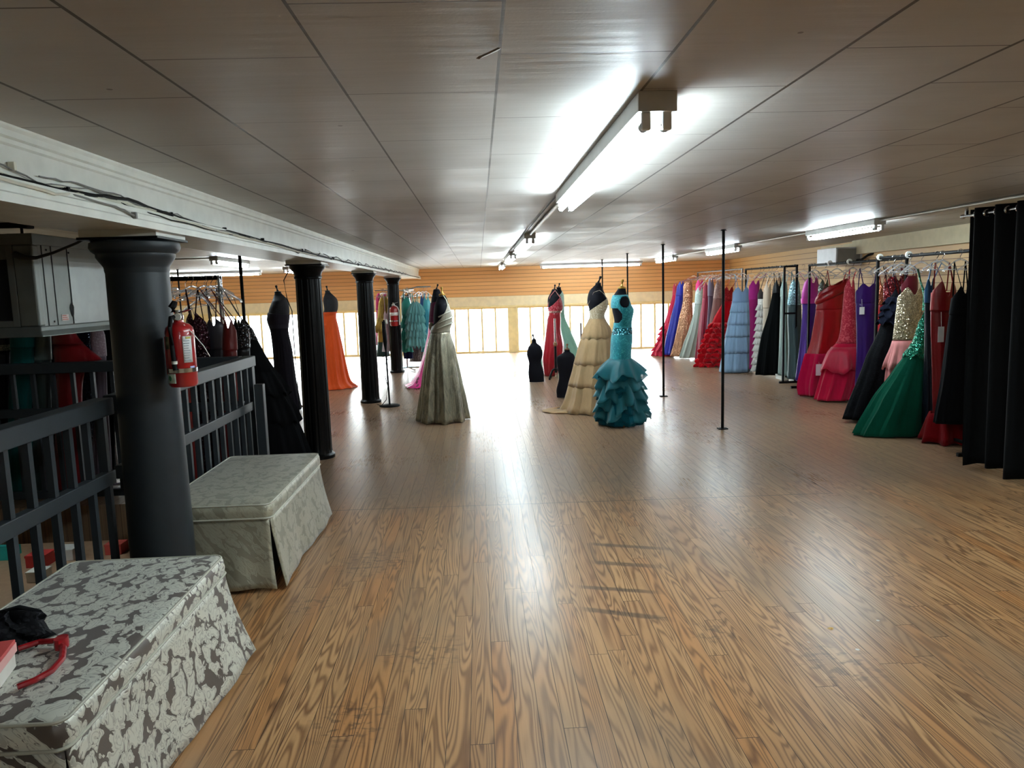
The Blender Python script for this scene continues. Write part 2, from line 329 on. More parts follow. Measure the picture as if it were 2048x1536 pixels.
def floor_mat(name='old pine boards'):
    M = Mat(name); x, y, z = M.xyz()
    W = .088
    u = x/W; iu = u.floor(); fu = u-iu
    r1 = M.white(M.vec(iu, 3.3, 1.7))
    yl = (y+r1*9)/1.85; iy = yl.floor(); fy = yl-iy
    r = M.white(M.vec(iu, iy, .5)); r2 = M.white(M.vec(iu, iy, 7.5)); r3 = M.white(M.vec(iu, iy, 12.5))
    n = M.noise(M.vec(x*1.0+r*31, y*.062+r2*17, r*5), 8, 2, .42, .3)
    rings = ((n*(r2*110+95)).sin()*.5+.5).pow(1.9)
    fine = M.noise(M.vec(x*150, y*3.5, r*9), 1.6, 2)
    g = (rings*.75+fine*.4-.15).clamp()
    lt = M.mix(r3, lin((184, 142, 98)), lin((164, 122, 82)))
    lt = M.mix(r.step(.72, 1), lt, lin((176, 124, 76)))
    dk = M.mix(r2, lin((108, 68, 38)), lin((90, 57, 34)))
    col = M.mix(g, lt, dk)
    big = M.noise(M.vec(x*.8, y*.5, 2.0), 1.3, 3)
    worn = M.noise(M.vec(x*1.2, y*.4, 9.0), 1.6, 4, .6).step(.45, .68)
    col = M.mix(worn*.45, col, lin((132, 112, 90)))
    # greyer boards beyond the patched seam
    far = y.step(5.3, 6.2)
    col = M.mix(far*.55, col, lin((118, 102, 88)))
    # black tread marks left by a removed stair, and blotches
    nb = M.noise(M.vec(x*9, y*14, 0.0), 2, 3)
    st = None
    for (ax, ay, bx, by, h) in ((.66, 4.66, 1.14, 4.50, .03), (.63, 4.335, 1.02, 4.21, .034), (.50, 3.97, .93, 3.84, .026), (.48, 3.68, .90, 3.51, .03)):
        s_ = (by-ay)/(bx-ax)
        d = (y-ay-(x-ax)*s_).abs()+nb*.022-.011
        m = (1-d.step(h*.45, h*1.35))*x.step(ax-.03, ax+.05)*(1-x.step(bx-.12, bx+.05))*nb.step(.12, .42)
        st = m if st is None else st.max(m)
    d = (x-.655).abs().lt(.014)*(y-4.5).abs().lt(.17)
    st = st.max(d*.6)
    for (cx, cy, rr) in ((-.70, 4.5, .30), (1.50, 3.0, .22), (-.95, 3.9, .16), (-.3, 3.3, .22), (1.05, 3.35, .13), (-.55, 2.75, .2)):
        dx = (x-cx)*(x-cx)+(y-cy)*(y-cy)
        m = (1-(dx/(rr*rr))).clamp()*nb.step(.5, .62)
        st = st.max(m*.8)
    col = M.mix(st*.66, col, lin((50, 40, 36)))
    # paint flecks
    fl = M.voro(M.vec(x, y, 0.0), 5.5)
    dd = (x-1.75)*(x-1.75)*.7+(y-3.5)*(y-3.5)*.7
    col = M.mix((dd.lt(.12))*(fl.lt(.05))*.6, col, lin((190, 190, 178)))
    edge = fu.min(1-fu)*W
    butt = fy.min(1-fy)*1.85
    gap = edge.lt(.0013).max(butt.lt(.0016))
    seam = (y-5.66+(x+1.1)*.024).abs()
    inx = x.gt(-1.9)*x.lt(2.68)
    sm = seam.lt(.006)*inx
    sm2 = (x-2.69).abs().lt(.006)*y.gt(5.55)*y.lt(9.5)
    gapall = gap.max(sm).max(sm2)
    col = M.mix(gapall*.85, col, lin((38, 26, 18)))
    rough = (big*.10+.235+fine*.07+gap*.2-far*.03)
    M.set(base=col, rough=rough, spec=.5)
    h = fu*(r-.5)*1.6+(1-gapall)*1.2+M.noise(M.vec(x*2, y*1.2, 0.0), 3, 2)*.25
    M.bump(h, .24, .0022)
    return M.m

def ceiling_mat():
    M = Mat('painted fibreboard panels'); x, y, z = M.xyz()
    u = (x-.072)/.4375; iu = u.floor(); fu = u-iu
    par = (iu*.5).fract()*2
    v = (y-1.951-par*.355)/.70; iv = v.floor(); fv = v-iv
    r = M.white(M.vec(iu, iv, .5)); rr = M.white(M.vec(iu, 4.5, 1.5))
    wob = M.noise(M.vec(x*3, y*3, 0.0), 1.2, 2)
    e1 = (fu.min(1-fu)*.4375).lt(rr*.003+.0026+wob*.0016); e2 = (fv.min(1-fv)*.70).lt(r*.0026+.0012)
    joint = e1.max(e2)
    nail = M.voro(M.vec(x, y, 0.0), 3.4).lt(.03)
    b1 = M.noise(M.vec(x*1.5, y*13, 0.0), 1.4, 3); b2 = M.noise(M.vec(x, y, 0.0), 120, 2)
    b3 = M.noise(M.vec(x*1.4, y*2, 3.0), 1.5, 2)
    base = M.mix(r, lin((174, 171, 166)), lin((180, 177, 172)))
    base = M.mix(b3.step(.35, .7)*.35, base, lin((158, 152, 146)))
    base = M.mix(joint*.9, base, lin((48, 36, 28)))
    base = M.mix(nail*.7, base, lin((70, 54, 44)))
    M.set(base=base, rough=(.30+b3*.18+r*.06), spec=.42)
    M.bump(b1*1.0+b2*.10+fv*(r-.5)*.9+fu*(rr-.5)*.6+(1-joint)*.8, .42, .0045)
    return M.m

def siding_mat(axis, c1, c2):
    M = Mat('grooved wall boards'); x, y, z = M.xyz()
    u = (z-1.475)/.0945; f = u.fract(); i = u.floor()
    line = (f.min(1-f)).lt(.055)
    r = M.white(M.vec(i, 2.0, 2.0)); n = M.noise(M.vec(x*.7, y*.7, z*14), 3, 3)
    base = M.mix((r*.4+n*.5).clamp(), lin(c1), lin(c2))
    base = M.mix(line*.75, base, lin((92, 52, 26)))
    M.set(base=base, rough=.5).bump((1-line)+n*.1, .5, .006)
    return M.m

def damask(light, dark, contrast, rough):
    M = Mat('damask brocade'); x, y, z = M.xyz()
    # fold the side panels onto the same repeat as the top
    v = M.vec(x+z*.83, y*.8, z*.55)
    w = M.noise(v, 16, 1, color=True)
    a = M.t.nodes.new('ShaderNodeVectorMath'); a.operation = 'SCALE'; M.t.links.new(w.k, a.inputs[0]); a.inputs['Scale'].default_value = .10
    b = M.t.nodes.new('ShaderNodeVectorMath'); M.t.links.new(v.k, b.inputs[0]); M.t.links.new(a.outputs[0], b.inputs[1])
    wv = E_(M.t, b.outputs[0])
    d = M.voro(wv, 20); d2 = M.voro(wv, 52)
    n = M.noise(wv, 32, 2, .5, 1.8)
    ring = ((d*26).sin()*.5+.5)
    ground = ((d+n*.30).step(.755, .785)).max(n.step(.64, .66)*.85)
    petal = (d2.step(.12, .2))
    fine = M.noise(M.vec(x*1.0, y*1.0, z), 420, 1)
    f = (1-ground)*(1-(ring.step(.72, .86))*.3)*(petal*.35+.65)
    f = f*contrast+(1-contrast)*.8
    M.set(base=M.mix(f, lin(dark), lin(light)), rough=(rough-f*.12+fine*.1), spec=.55, sheen=.2, metal=.12)
    M.bump(f*.7+fine*.25, .35, .003)
    return M.m

m_floor = floor_mat()
m_ceil = ceiling_mat()
m_orange = siding_mat('x', (232, 176, 112), (220, 160, 98))
m_tan = siding_mat('y', (206, 172, 124), (192, 154, 106))
m_cream = plain('cream paint', (240, 222, 182), .5)
m_post = plain('yellow cream paint', (236, 216, 160), .5)
m_board = plain('raw beige board', (196, 182, 150), .7)
m_white = plain('white gloss paint', (222, 224, 216), .38)
m_white2 = plain('grey white paint', (200, 202, 196), .45)
m_black = plain('black gloss paint', (6, 6, 7), .36, spec=.16)
m_col = plain('charcoal satin paint', (36, 41, 45), .42, spec=.28)
m_rail = plain('charcoal rail paint', (44, 49, 53), .45, spec=.3)
m_dark = plain('black interior', (8, 8, 9), .8)
m_form = fabric('velvet', (20, 20, 26))
m_form_flare = fabric('velvet', (42, 42, 45))  # dark form velvet lightened to grey, flare put into the colour
m_steel = plain('chrome', (205, 207, 210), .18, 1)
m_gun = plain('black tube metal', (10, 10, 11), .6, spec=.15)
m_alu = plain('galvanised sheet', (118, 122, 118), .45, .5)
m_zinc = plain('painted conduit', (178, 176, 168), .35, .5)
m_house = plain('white lamp housing', (225, 228, 228), .4)
m_gold = plain('gold neck cap', (176, 138, 62), .35, .7)
m_woodcap = plain('turned wood', (120, 84, 52), .45)
m_red = plain('extinguisher red', (146, 12, 18), .28, coat=.5)
m_lower = plain('lower store floor', (176, 142, 110), .5)
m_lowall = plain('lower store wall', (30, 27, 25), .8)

def clear_plastic():
    M = Mat('clear plastic'); x, y, z = M.xyz()
    n = M.noise(M.vec(x, y, z), 30, 2)
    M.set(base=M.mix(n, (.9, .93, .96), (1, 1, 1)), rough=.05, spec=.7, trans=.9)
    M.blend('ShaderNodeBsdfTranslucent', .12, (.95, .97, 1))
    M.blend('ShaderNodeBsdfTransparent', .2, (.97, .98, 1))
    return M.m
m_clear = clear_plastic()

def glass():
    M = Mat('window glass'); x, y, z = M.xyz()
    n = M.noise(M.vec(x, y, z), 2, 2)
    M.set(base=(.9, .95, .95), rough=(n*.02))
    M.blend('ShaderNodeBsdfTransparent', .93, (.98, 1, .99))
    return M.m
m_glass = glass()

def emis(name, rgb, s):
    M = Mat(name); M.set(base=(.9, .9, .9), emc=rgb, emit=s); return M.m
TUBE = 40.0
m_tube = emis('lit fluorescent tube', (.79, .94, 1.0), TUBE)

# ------------------------------------------------------------------ the room
CEIL = 2.23
XL, XR, YF, ZB = -9.2, 7.2, -6.0, -3.2
YB = lambda X: 19.68-.07*X
b = BM()
b.box(-1.97, XR, YF, 20.6, -.3, 0).box(-9.2, -1.97, 6.1, 20.6, -.3, 0).box(-9.2, -6.2, YF, 6.1, -.3, 0).box(-6.2, -1.97, YF, -1.2, -.3, 0)
struct('floor', b, m_floor)
struct('ceiling', BM().box(XL, XR, YF, 20.6, CEIL, CEIL+.12), m_ceil)
struct('floor_lower', BM().box(-14, XR, YF, 20.6, ZB-.1, ZB+.2), m_lower)
struct('wall_left', BM().box(-9.4, -9.2, YF, 20.6, -.3, CEIL), m_cream)
struct('wall_front', BM().box(XL, XR, YF-.2, YF, -.3, CEIL), m_cream)
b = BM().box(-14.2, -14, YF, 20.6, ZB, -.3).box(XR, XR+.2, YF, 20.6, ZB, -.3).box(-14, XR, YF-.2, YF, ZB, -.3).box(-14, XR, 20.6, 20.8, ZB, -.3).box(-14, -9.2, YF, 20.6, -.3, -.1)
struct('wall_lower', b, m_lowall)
# right wall, square to the slightly skewed back wall
def xr(Y): return 5.66+.075*(Y-8.6)
b = BM(); P = []
for z in (0, CEIL):
    for Y, o in ((YF, 0), (20.4, 0), (20.4, .15), (YF, .15)): P.append((xr(Y)+o, Y, z))
vs_ = [b.b.verts.new(q) for q in P]
for f in ((0,3,2,1),(4,5,6,7),(0,1,5,4),(1,2,6,5),(2,3,7,6),(3,0,4,7)): b.b.faces.new([vs_[i] for i in f])
struct('wall_right', b, m_tan)
# back wall: band of boards and cream panel over the low windows
def wallstrip(b, xa, xb, z0, z1, y_off=0.0, t=.16):
    P = []
    for z in (z0, z1):
        for X, o in ((xa, y_off), (xb, y_off), (xb, y_off+t), (xa, y_off+t)): P.append((X, YB(X)+o, z))
    vs = [b.b.verts.new(p) for p in P]
    for f in ((0,3,2,1),(4,5,6,7),(0,1,5,4),(1,2,6,5),(2,3,7,6),(3,0,4,7)): b.b.faces.new([vs[i] for i in f])
b = BM(); wallstrip(b, XL, XR, 1.2, CEIL)
struct('wall_back', b, m_orange)
b = BM(); wallstrip(b, XL, XR, 1.205, 1.475, -.025, .025)
struct('trim_1', b, m_cream)
b = BM(); wallstrip(b, XL, XR, 1.19, 1.235, -.06, .06)
struct('trim_2', b, m_post, bevel=.006)
bays = [(-7.1, -4.75), (-4.55, -2.25), (-2.05, .77), (.98, 3.40), (3.49, 5.98)]
b = BM()
for xa, xb in ((XL, -7.1), (-4.75, -4.55), (-2.25, -2.05), (.77, .98), (3.40, 3.49), (5.98, XR)):
    wallstrip(b, xa, xb, 0, 1.2, 0, .16)
    if xb-xa < .3: wallstrip(b, xa-.03, xa+.03, 0, 1.19, -.03, .03); wallstrip(b, xb-.03, xb+.03, 0, 1.19, -.03, .03)
struct('trim_3', b, m_post)
for i, (xa, xb) in enumerate(bays):
    b = BM()
    wallstrip(b, xa, xb, 0, .05, .02, .08); wallstrip(b, xa, xb, 1.15, 1.2, .02, .08)
    n = max(1, round((xb-xa)/.341)); s = (xb-xa)/n
    for k in range(n+1):
        X = xa+k*s; w = .023 if 0 < k < n else .03
        wallstrip(b, max(xa, X-w), min(xb, X+w), .05, 1.15, .03, .05)
    w_ = struct('window_%d' % (i+1), b, m_post)
    g = BM(); wallstrip(g, xa, xb, .05, 1.15, .053, .006)
    obj('pane', g, m_glass, w_, smooth=False)

# the long beam on the columns
prof = [(-1.96, CEIL), (-1.96, 2.0), (-1.93, 1.985), (-1.53, 1.985), (-1.50, 1.97), (-1.472, 1.97), (-1.472, 2.0), (-1.478, 2.006), (-1.478, 2.028), (-1.486, 2.034), (-1.486, 2.052), (-1.525, 2.058), (-1.525, 2.165), (-1.517, 2.172), (-1.517, 2.186), (-1.507, 2.192), (-1.507, 2.212), (-1.50, 2.222), (-1.50, CEIL)]
b = BM(); ys = [-4, 2, 4, 6, 9, 12, 15, 19.6]
b.rings([[(X, Y, Z) for X, Z in prof] for Y in ys], close=True, cap0=True, cap1=True)
struct('trim_4', b, m_white)
# boxed beam, grey box on the right wall
def rwall_box(y0, y1, d, z0, z1):
    b = BM(); P = []
    for z in (z0, z1):
        for Y, o in ((y0, 0), (y1, 0), (y1, d), (y0, d)): P.append((xr(Y)-o, Y, z))
    vs = [b.b.verts.new(p) for p in P]
    for f in ((0,3,2,1),(4,5,6,7),(0,1,5,4),(1,2,6,5),(2,3,7,6),(3,0,4,7)): b.b.faces.new([vs[i] for i in f])
    return b
struct('trim_5', rwall_box(5.2, 11.5, .1, 2.02, CEIL), m_board)
struct('trim_6', rwall_box(11.5, 12.9, .05, 2.06, CEIL-.03), m_board)
Yh = 11.75
hb = thing('wall_heater', 'grey metal box unit high on the tan boarded wall beside the boxed beam', 'heater', (xr(Yh)-.2, Yh, 1.86))
X1 = xr(Yh)-.02
b = BM().box(X1-.42, X1, 11.35, 12.0, 1.86, 2.13); obj('casing', b, plain('pale grey enamel', (206, 206, 208), .4), hb, smooth=False, bevel=.008)
b = BM().box(X1-.40, X1-.05, 11.342, 11.35, 1.88, 2.11); obj('side_panel', b, plain('mid grey enamel', (128, 126, 122), .5), hb, smooth=False)
b = BM().tube([(X1-.1, 11.33, 1.93), (X1-.1, 11.2, 1.93), (X1-.08, 11.05, 1.99), (X1-.02, 10.95, 2.02)], .018); obj('cord', b, m_gun, hb)

# ------------------------------------------------------------------ columns
def column(X, Y, r, rc, smooth_, mat, label, top=1.95):
    t = thing('column', label, 'column', (X, Y, 0), 'cast columns under the beam')
    def fl(z, a):
        if smooth_ or z > top-.14 or z < .08: return 1
        return 1-.055*max(0, math.cos(a*14))
    n = 48 if smooth_ else 112
    pr = [(r*1.25, 0), (r*1.25, .03), (r*1.08, .05), (r*1.04, .09), (r*1.035, .4), (r, 1.0), (r*.965, top-.20), (r*.965, top-.145)]
    b = BM().lathe(pr, (X, Y, 0), n, fl); obj('shaft', b, mat, t)
    if smooth_:
        pr = [(r*.96, top-.17), (r*.985, top-.155), (r*.985, top-.145), (r*1.0, top-.135), (r*1.14, top-.105), (r*1.2, top-.09), (r*1.2, top-.075), (r*1.32, top-.062), (r*1.38, top-.045), (r*1.36, top-.022), (r*1.26, top-.012)]
    else:
        pr = [(r*.97, top-.145), (r*1.05, top-.135), (r*1.05, top-.12), (r*1.0, top-.11), (r*1.1, top-.07), (r*1.3, top-.04), (r*1.36, top-.03), (r*1.36, top-.012)]
    b = BM().lathe(pr, (X, Y, 0), 48); obj('capital', b, mat, t)
    q = rc
    b = BM().box(X-q, X+q, Y-q, Y+q, top-.012, top); obj('abacus', b, m_black, t, smooth=False, bevel=.003)
    b = BM().box(X-q*.95, X+q*.95, Y-q*.95, Y+q*.95, top, 1.987); obj('bearing_block', b, m_white2, t, smooth=False)
    return t
column(-1.69, 3.85, .150, .188, True, m_col, 'thick smooth charcoal column nearest the camera, carrying a fire extinguisher')
column(-1.69, 7.62, .129, .178, False, m_black, 'fluted black column standing before the orange gown, just past the far bench')
column(-1.70, 11.42, .127, .17, False, m_black, 'fluted black column beside the slim floor stand')
column(-1.75, 15.62, .122, .165, False, m_black, 'farthest black column, with a small fire extinguisher hung on it')

# ------------------------------------------------------------------ void rail
def railing(label, path, balus, n_end=None, newels=()):
    (ax, ay), (bx, by) = path
    t = thing('railing', label, 'railing', (ax, ay, 0), 'charcoal railings round the floor opening')
    d = Vector((bx-ax, by-ay, 0)); L = d.length; d.normalize(); nrm = Vector((-d.y, d.x, 0))
    def bar(z0, z1, w):
        b = BM(); P = []
        for z in (z0, z1):
            for s, o in ((0, -w), (L, -w), (L, w), (0, w)):
                q = Vector((ax, ay, 0))+d*s+nrm*o; P.append((q.x, q.y, z))
        vs = [b.b.verts.new(p) for p in P]
        for f in ((0,3,2,1),(4,5,6,7),(0,1,5,4),(1,2,6,5),(2,3,7,6),(3,0,4,7)): b.b.faces.new([vs[i] for i in f])
        return b
    obj('top_rail', bar(1.085, 1.17, .047), m_rail, t, smooth=False, bevel=.006)
    obj('mid_rail', bar(.73, .80, .024), m_rail, t, smooth=False, bevel=.004)
    obj('bottom_rail', bar(.05, .11, .022), m_rail, t, smooth=False, bevel=.004)
    k = 0
    s = balus
    while s < L-.03:
        q = Vector((ax, ay, 0))+d*s
        for z0, z1 in ((.11, .73), (.80, 1.085)):
            b = BM().box(q.x-.015, q.x+.015, q.y-.015, q.y+.015, z0, z1)
            obj('baluster', b, m_rail, t, smooth=False)
        s += .158
    for s_, h in newels:
        q = Vector((ax, ay, 0))+d*s_
        b = BM().box(q.x-.035, q.x+.035, q.y-.035, q.y+.035, 0, h); obj('newel_post', b, m_rail, t, smooth=False, bevel=.004)
    return t
railing('charcoal slatted railing in the foreground, behind the silver damask bench', ((-1.9, 1.2), (-1.9, 3.82)), .05, newels=((.04, 1.09),))
railing('charcoal slatted railing between the thick column and the black gowns, behind the far bench', ((-1.9, 3.90), (-1.9, 6.24)), .15, newels=((2.3, 1.09),))
railing('charcoal slatted railing running crosswise at the far side of the floor opening', ((-6.1, 6.2), (-1.96, 6.2)), .1, newels=((.04, 1.09),))
b = BM().box(-1.83, -1.76, 6.06, 6.13, 0, .95); tag(obj('newel_post', b, m_rail, smooth=False, bevel=.005), 'short charcoal post standing at the end of the railing by the black train', 'post')

# ------------------------------------------------------------------ lights
def fixture(x, y0, y1, label, group, cross=False, z=CEIL, w=.058, two=True):
    """box housing with bare tubes; runs along Y (or along X when cross)"""
    cx, cy = (x, (y0+y1)/2) if not cross else ((y0+y1)/2, x)
    t = thing('fluorescent_light', label, 'light', (cx, cy, z-.1), group)
    def P(a, l, h): return (a, l, h) if not cross else (l, a, h)
    def bx(b, a0, a1, l0, l1, z0, z1):
        if cross: b.box(l0, l1, a0, a1, z0, z1)
        else: b.box(a0, a1, l0, l1, z0, z1)
        return b
    obj('housing', bx(BM(), x-w, x+w, y0, y1, z-.058, z), m_house, t, smooth=False, bevel=.004)
    obj('end_plate', bx(BM(), x-w*1.02, x+w*1.02, y0-.012, y0, z-.06, z-.001), plain('grey end plate', (196, 198, 196), .5), t, smooth=False)
    for o in ((-.032, .032) if two else (0,)):
        for l in (y0+.008, y1-.02):
            h = obj('lamp_holder', bx(BM(), x+o-.014, x+o+.014, l-.008, l+.012, z-.112, z-.058), m_house, t, smooth=False, bevel=.004)
        b = BM().cyl(P(x+o, y0+.02, z-.096), P(x+o, y1-.03, z-.096), .0155, 14)
        tb = obj('tube', b, m_tube, t)
        for l0, l1 in ((y0+.018, y0+.05), (y1-.06, y1-.028)):
            obj('tube_cap', BM().cyl(P(x+o, l0, z-.096), P(x+o, l1, z-.096), .0163, 12), m_alu, tb)
    return t
G1 = 'fluorescent lights in the row over the middle of the floor'
fixture(.56, 2.34, 4.78, 'long two-tube fluorescent light nearest the camera, over the bare floor', G1)
fixture(.56, 8.0, 10.4, 'two-tube fluorescent light second in the middle row, past the long one', G1)
fixture(.56, 11.9, 14.3, 'small-looking two-tube light third in the middle row', G1)
fixture(.56, 16.5, 18.4, 'farthest light of the middle row, close to the orange wall', G1)
fixture(.56, -3.2, -.76, 'two-tube fluorescent light in the middle row behind the viewpoint', G1)
G2 = 'fluorescent lights in the row over the gown racks'
fixture(3.98, 7.38, 8.95, 'two-tube fluorescent light nearest the black curtain, over the red gowns', G2)
fixture(3.96, 11.4, 12.9, 'two-tube fluorescent light above the light blue tiered gown', G2)
fixture(3.94, 15.0, 16.5, 'farthest light of the row over the gown racks', G2)
fixture(3.98, 2.9, 4.4, 'two-tube fluorescent light in the rack row behind the curtain', G2)
fixture(18.1, 1.5, 3.95, 'long fluorescent light running crosswise along the orange back wall behind the teal gown', 'crosswise fluorescent lights', cross=True, two=False)
fixture(16.9, -7.0, -4.75, 'long fluorescent light running crosswise behind the clear hangers', 'crosswise fluorescent lights', cross=True, two=False)
G3 = 'fluorescent lights in the row over the left aisle'
fixture(-3.72, 10.9, 12.4, 'fluorescent light on the left ceiling above the empty clear hangers', G3)
fixture(-3.9, 15.6, 17.0, 'fluorescent light on the left ceiling half hidden by the fluted column', G3)
lf = thing('fluorescent_light', 'fluorescent light under the ceiling of the lower store', 'light', (-8, 12.5, -.4))
obj('housing', BM().box(-9.0, -7.0, 12.4, 12.6, -.36, -.3), m_house, lf, smooth=False)
obj('tube', BM().cyl((-8.9, 12.5, -.39), (-7.1, 12.5, -.39), .02), m_tube, lf)

def conduit(pts, r, label):
    return tag(obj('conduit', BM().tube(pts, r, 10), m_zinc), label, 'conduit', 'ceiling conduits')
conduit([(.56, 4.78, 2.212), (.56, 8.0, 2.212)], .014, 'grey conduit on the ceiling linking the long near light to the second')
conduit([(.56, 10.4, 2.212), (.56, 11.9, 2.212)], .014, 'grey conduit on the ceiling between the second and third middle lights')
conduit([(.56, 14.3, 2.212), (.56, 16.5, 2.212)], .014, 'farthest grey ceiling conduit of the middle row')
conduit([(3.98, 4.4, 2.212), (3.98, 7.38, 2.212)], .014, 'pale conduit on the ceiling passing over the black curtain')
conduit([(3.97, 8.95, 2.212), (3.96, 11.4, 2.212)], .012, 'pale conduit on the ceiling between the two lights over the gown racks')
conduit([(3.96, 12.9, 2.212), (3.94, 15.0, 2.212)], .012, 'farthest pale conduit over the gown racks')
conduit([(-6.6, 11.0, 2.21), (-3.72, 10.9, 2.21)], .012, 'pale conduit on the left ceiling ending at a light')
b = BM().tube([(.512, 4.75, 2.222), (.50, 5.5, 2.216), (.505, 6.4, 2.222), (.50, 7.4, 2.216), (.49, 8.3, 2.223), (.5, 10, 2.218), (.49, 12.2, 2.223)], .004, 6)
tag(obj('cord', b, m_gun), 'thin black cord stapled to the ceiling beside the middle conduit', 'cord')
b = BM().tube([(.02, 1.835, 2.188), (.04, 1.86, 2.203), (.068, 1.89, 2.224)], .009, 4, .35)
tag(obj('ceiling_batten', b, plain('peeling strip', (150, 130, 108), .6)), 'short beige strip peeling down from the ceiling joint', 'strip')

# cables on the beam face
def cabx(z): return -1.464-.046*min(1, max(0, (z-2.03)/.03))
def cable(pts, r, mat, label):
    P = []
    for i in range(len(pts)-1):
        (y0, z0), (y1, z1) = pts[i], pts[i+1]
        m = 5
        for k in range(m):
            t = k/m
            zq = z0+(z1-z0)*t+random.uniform(-.004, .004)
            P.append((cabx(zq)-random.random()*.004, y0+(y1-y0)*t, zq))
    P.append((cabx(pts[-1][1]), pts[-1][0], pts[-1][1]))
    o = obj('cable', BM().tube(P, r, 6), mat); tag(o, label, 'cable', 'cables along the white beam')
    return o
m_wg = plain('grey wire', (120, 120, 116), .5); m_ww = plain('white wire', (214, 212, 196), .5)
cable([(1.8, 2.07), (2.49, 2.062), (2.71, 2.056), (2.92, 2.058), (3.41, 2.088), (3.9, 2.06), (4.6, 2.045), (5.3, 2.03), (6.5, 2.02), (8.9, 2.0), (13, 2.02), (19, 2.0)], .0075, m_gun, 'thickest black cable along the white beam')
cable([(1.8, 2.04), (2.49, 2.043), (2.75, 2.030), (3.0, 2.06), (3.4, 2.07), (4.0, 2.035), (5.2, 2.02), (7, 2.0)], .006, m_ww, 'cream white cable sagging lowest at the near end of the beam')
cable([(1.8, 2.10), (2.55, 2.096), (2.75, 2.062), (3.1, 2.09), (3.5, 2.075), (4.2, 2.06), (5.6, 2.02), (8, 2.01), (12, 2.0)], .003, m_wg, 'thin grey cable rising highest at the near end of the beam')
cable([(2.85, 2.05), (3.2, 2.03), (3.36, 2.01)], .0045, m_wg, 'short grey cable dropping to a clip on the beam trim')
cable([(2.9, 2.07), (3.3, 2.068), (3.75, 2.03), (4.5, 2.022), (5.1, 2.035), (6.3, 2.012), (9, 2.005), (14, 2.01)], .003, m_gun, 'thin black cable looping under the others along the beam')
cable([(6.0, 2.03)]+[(6.3+i*.35, 2.012+(.03 if i % 2 else -.012)*(1 if i % 3 else 1.5)) for i in range(28)], .0035, m_gun, 'tangled black wire zigzagging along the far half of the beam')
cable([(1.8, 2.085), (2.4, 2.075), (2.7, 2.058), (3.0, 2.075), (3.3, 2.062), (3.7, 2.07), (4.1, 2.045), (4.7, 2.05), (5.4, 2.022), (6.6, 2.028), (8.2, 2.0)], .004, m_ww, 'thin white cable woven through the middle of the bundle on the beam')
cable([(2.75, 2.085), (3.0, 2.098), (3.35, 2.092), (3.6, 2.07), (3.95, 2.075), (4.3, 2.035), (4.9, 2.04), (5.6, 2.012), (6.4, 2.03)], .0028, m_wg, 'thin grey cable bowing above the bundle before the thick column')
for i, (y, z) in enumerate(((2.60, 2.098), (2.92, 2.06), (3.36, 2.012), (3.87, 2.064), (4.62, 2.05), (5.32, 2.034), (6.45, 2.022), (7.8, 2.012), (9.4, 2.004))):
    xc_ = cabx(z)
    b = BM().box(xc_-.014, xc_+.008, y-.008, y+.008, z-.014, z+.014)
    lb = ['white cable clip at the very near end of the beam', 'black cable clip above the left end of the beam trim', 'grey cable clip low on the beam trim before the thick column', 'black cable clip on the beam just before the thick column', 'black cable clip on the beam just past the thick column', 'black cable clip midway between the first two columns', 'black cable clip before the second column', 'black cable clip above the second column', 'farthest black cable clip on the beam'][i]
    tag(obj('cable_clip', b, m_ww if i == 0 else (m_wg if i == 2 else m_gun), smooth=False, bevel=.002), lb, 'clip', 'cable clips on the beam')
b = BM().tube([(-1.84, 7.50, 1.90), (-1.90, 7.5, 1.8), (-1.88, 7.5, 1.62), (-1.84, 7.5, 1.5), (-1.845, 7.52, 1.1), (-1.83, 7.5, .6), (-1.85, 7.5, .15), (-1.83, 7.52, .01)], .005, 6)
tag(obj('cord', b, m_gun), 'thin black cord hanging down the left side of the second column', 'cord')

# poles
def pole(X, Y, label, r=.0165, base=True):
    t = thing('pole', label, 'pole', (X, Y, 0), 'thin floor to ceiling poles')
    obj('shaft', BM().cyl((X, Y, .012), (X, Y, CEIL-.004), r), m_gun, t)
    obj('floor_plate', BM().box(X-.055, X+.055, Y-.04, Y+.04, 0, .012), m_gun, t, smooth=False, bevel=.003)
    obj('ceiling_flange', BM().lathe([(r*2.2, CEIL-.012), (r*1.2, CEIL)], (X, Y, 0), 12), m_gun, t)
pole(2.715, 8.285, 'thin black pole nearest the camera, standing in open floor before the racks')
pole(2.69, 10.92, 'thin black pole just right of the teal gown')
pole(2.72, 13.7, 'thin black pole rising behind the neck of the teal gown form', .014)
pole(2.72, 16.5, 'thin black pole rising behind the neck of the champagne gown form', .014)
pole(-3.2, 10.4, 'thin dark pole left of the clear hangers end post', .022)
pole(-5.9, 15.2, 'thinnest dark pole seen behind the clear hangers', .016)
# ------------------------------------------------------------------ duct / cooler unit hung over the opening
t = thing('cooler_unit', 'large old galvanised metal cooler cabinet hanging at the left behind the thick column', 'air unit', (-3.3, 5.2, 1.46))
x0, x1, y0, y1, z0, z1 = -3.95, -2.62, 4.6, 5.85, 1.50, 2.04
b = BM()
b.box(x0, x1, y0+.02, y1, z0, z1)
obj('casing', b, m_alu, t, smooth=False)
b = BM().rings([[(x0, y0-.03, z0-.05), (x1+.03, y0-.03, z0-.05), (x1+.03, y1, z0-.05), (x0, y1, z0-.05)], [(x0, y0-.012, z0-.015), (x1+.012, y0-.012, z0-.015), (x1+.012, y1, z0-.015), (x0, y1, z0-.015)], [(x0, y0+.0, z0+.012), (x1+.006, y0+.0, z0+.012), (x1+.006, y1, z0+.012), (x0, y1, z0+.012)]], cap0=True, cap1=True)
obj('drip_tray', b, m_alu, t, smooth=False, bevel=.006)
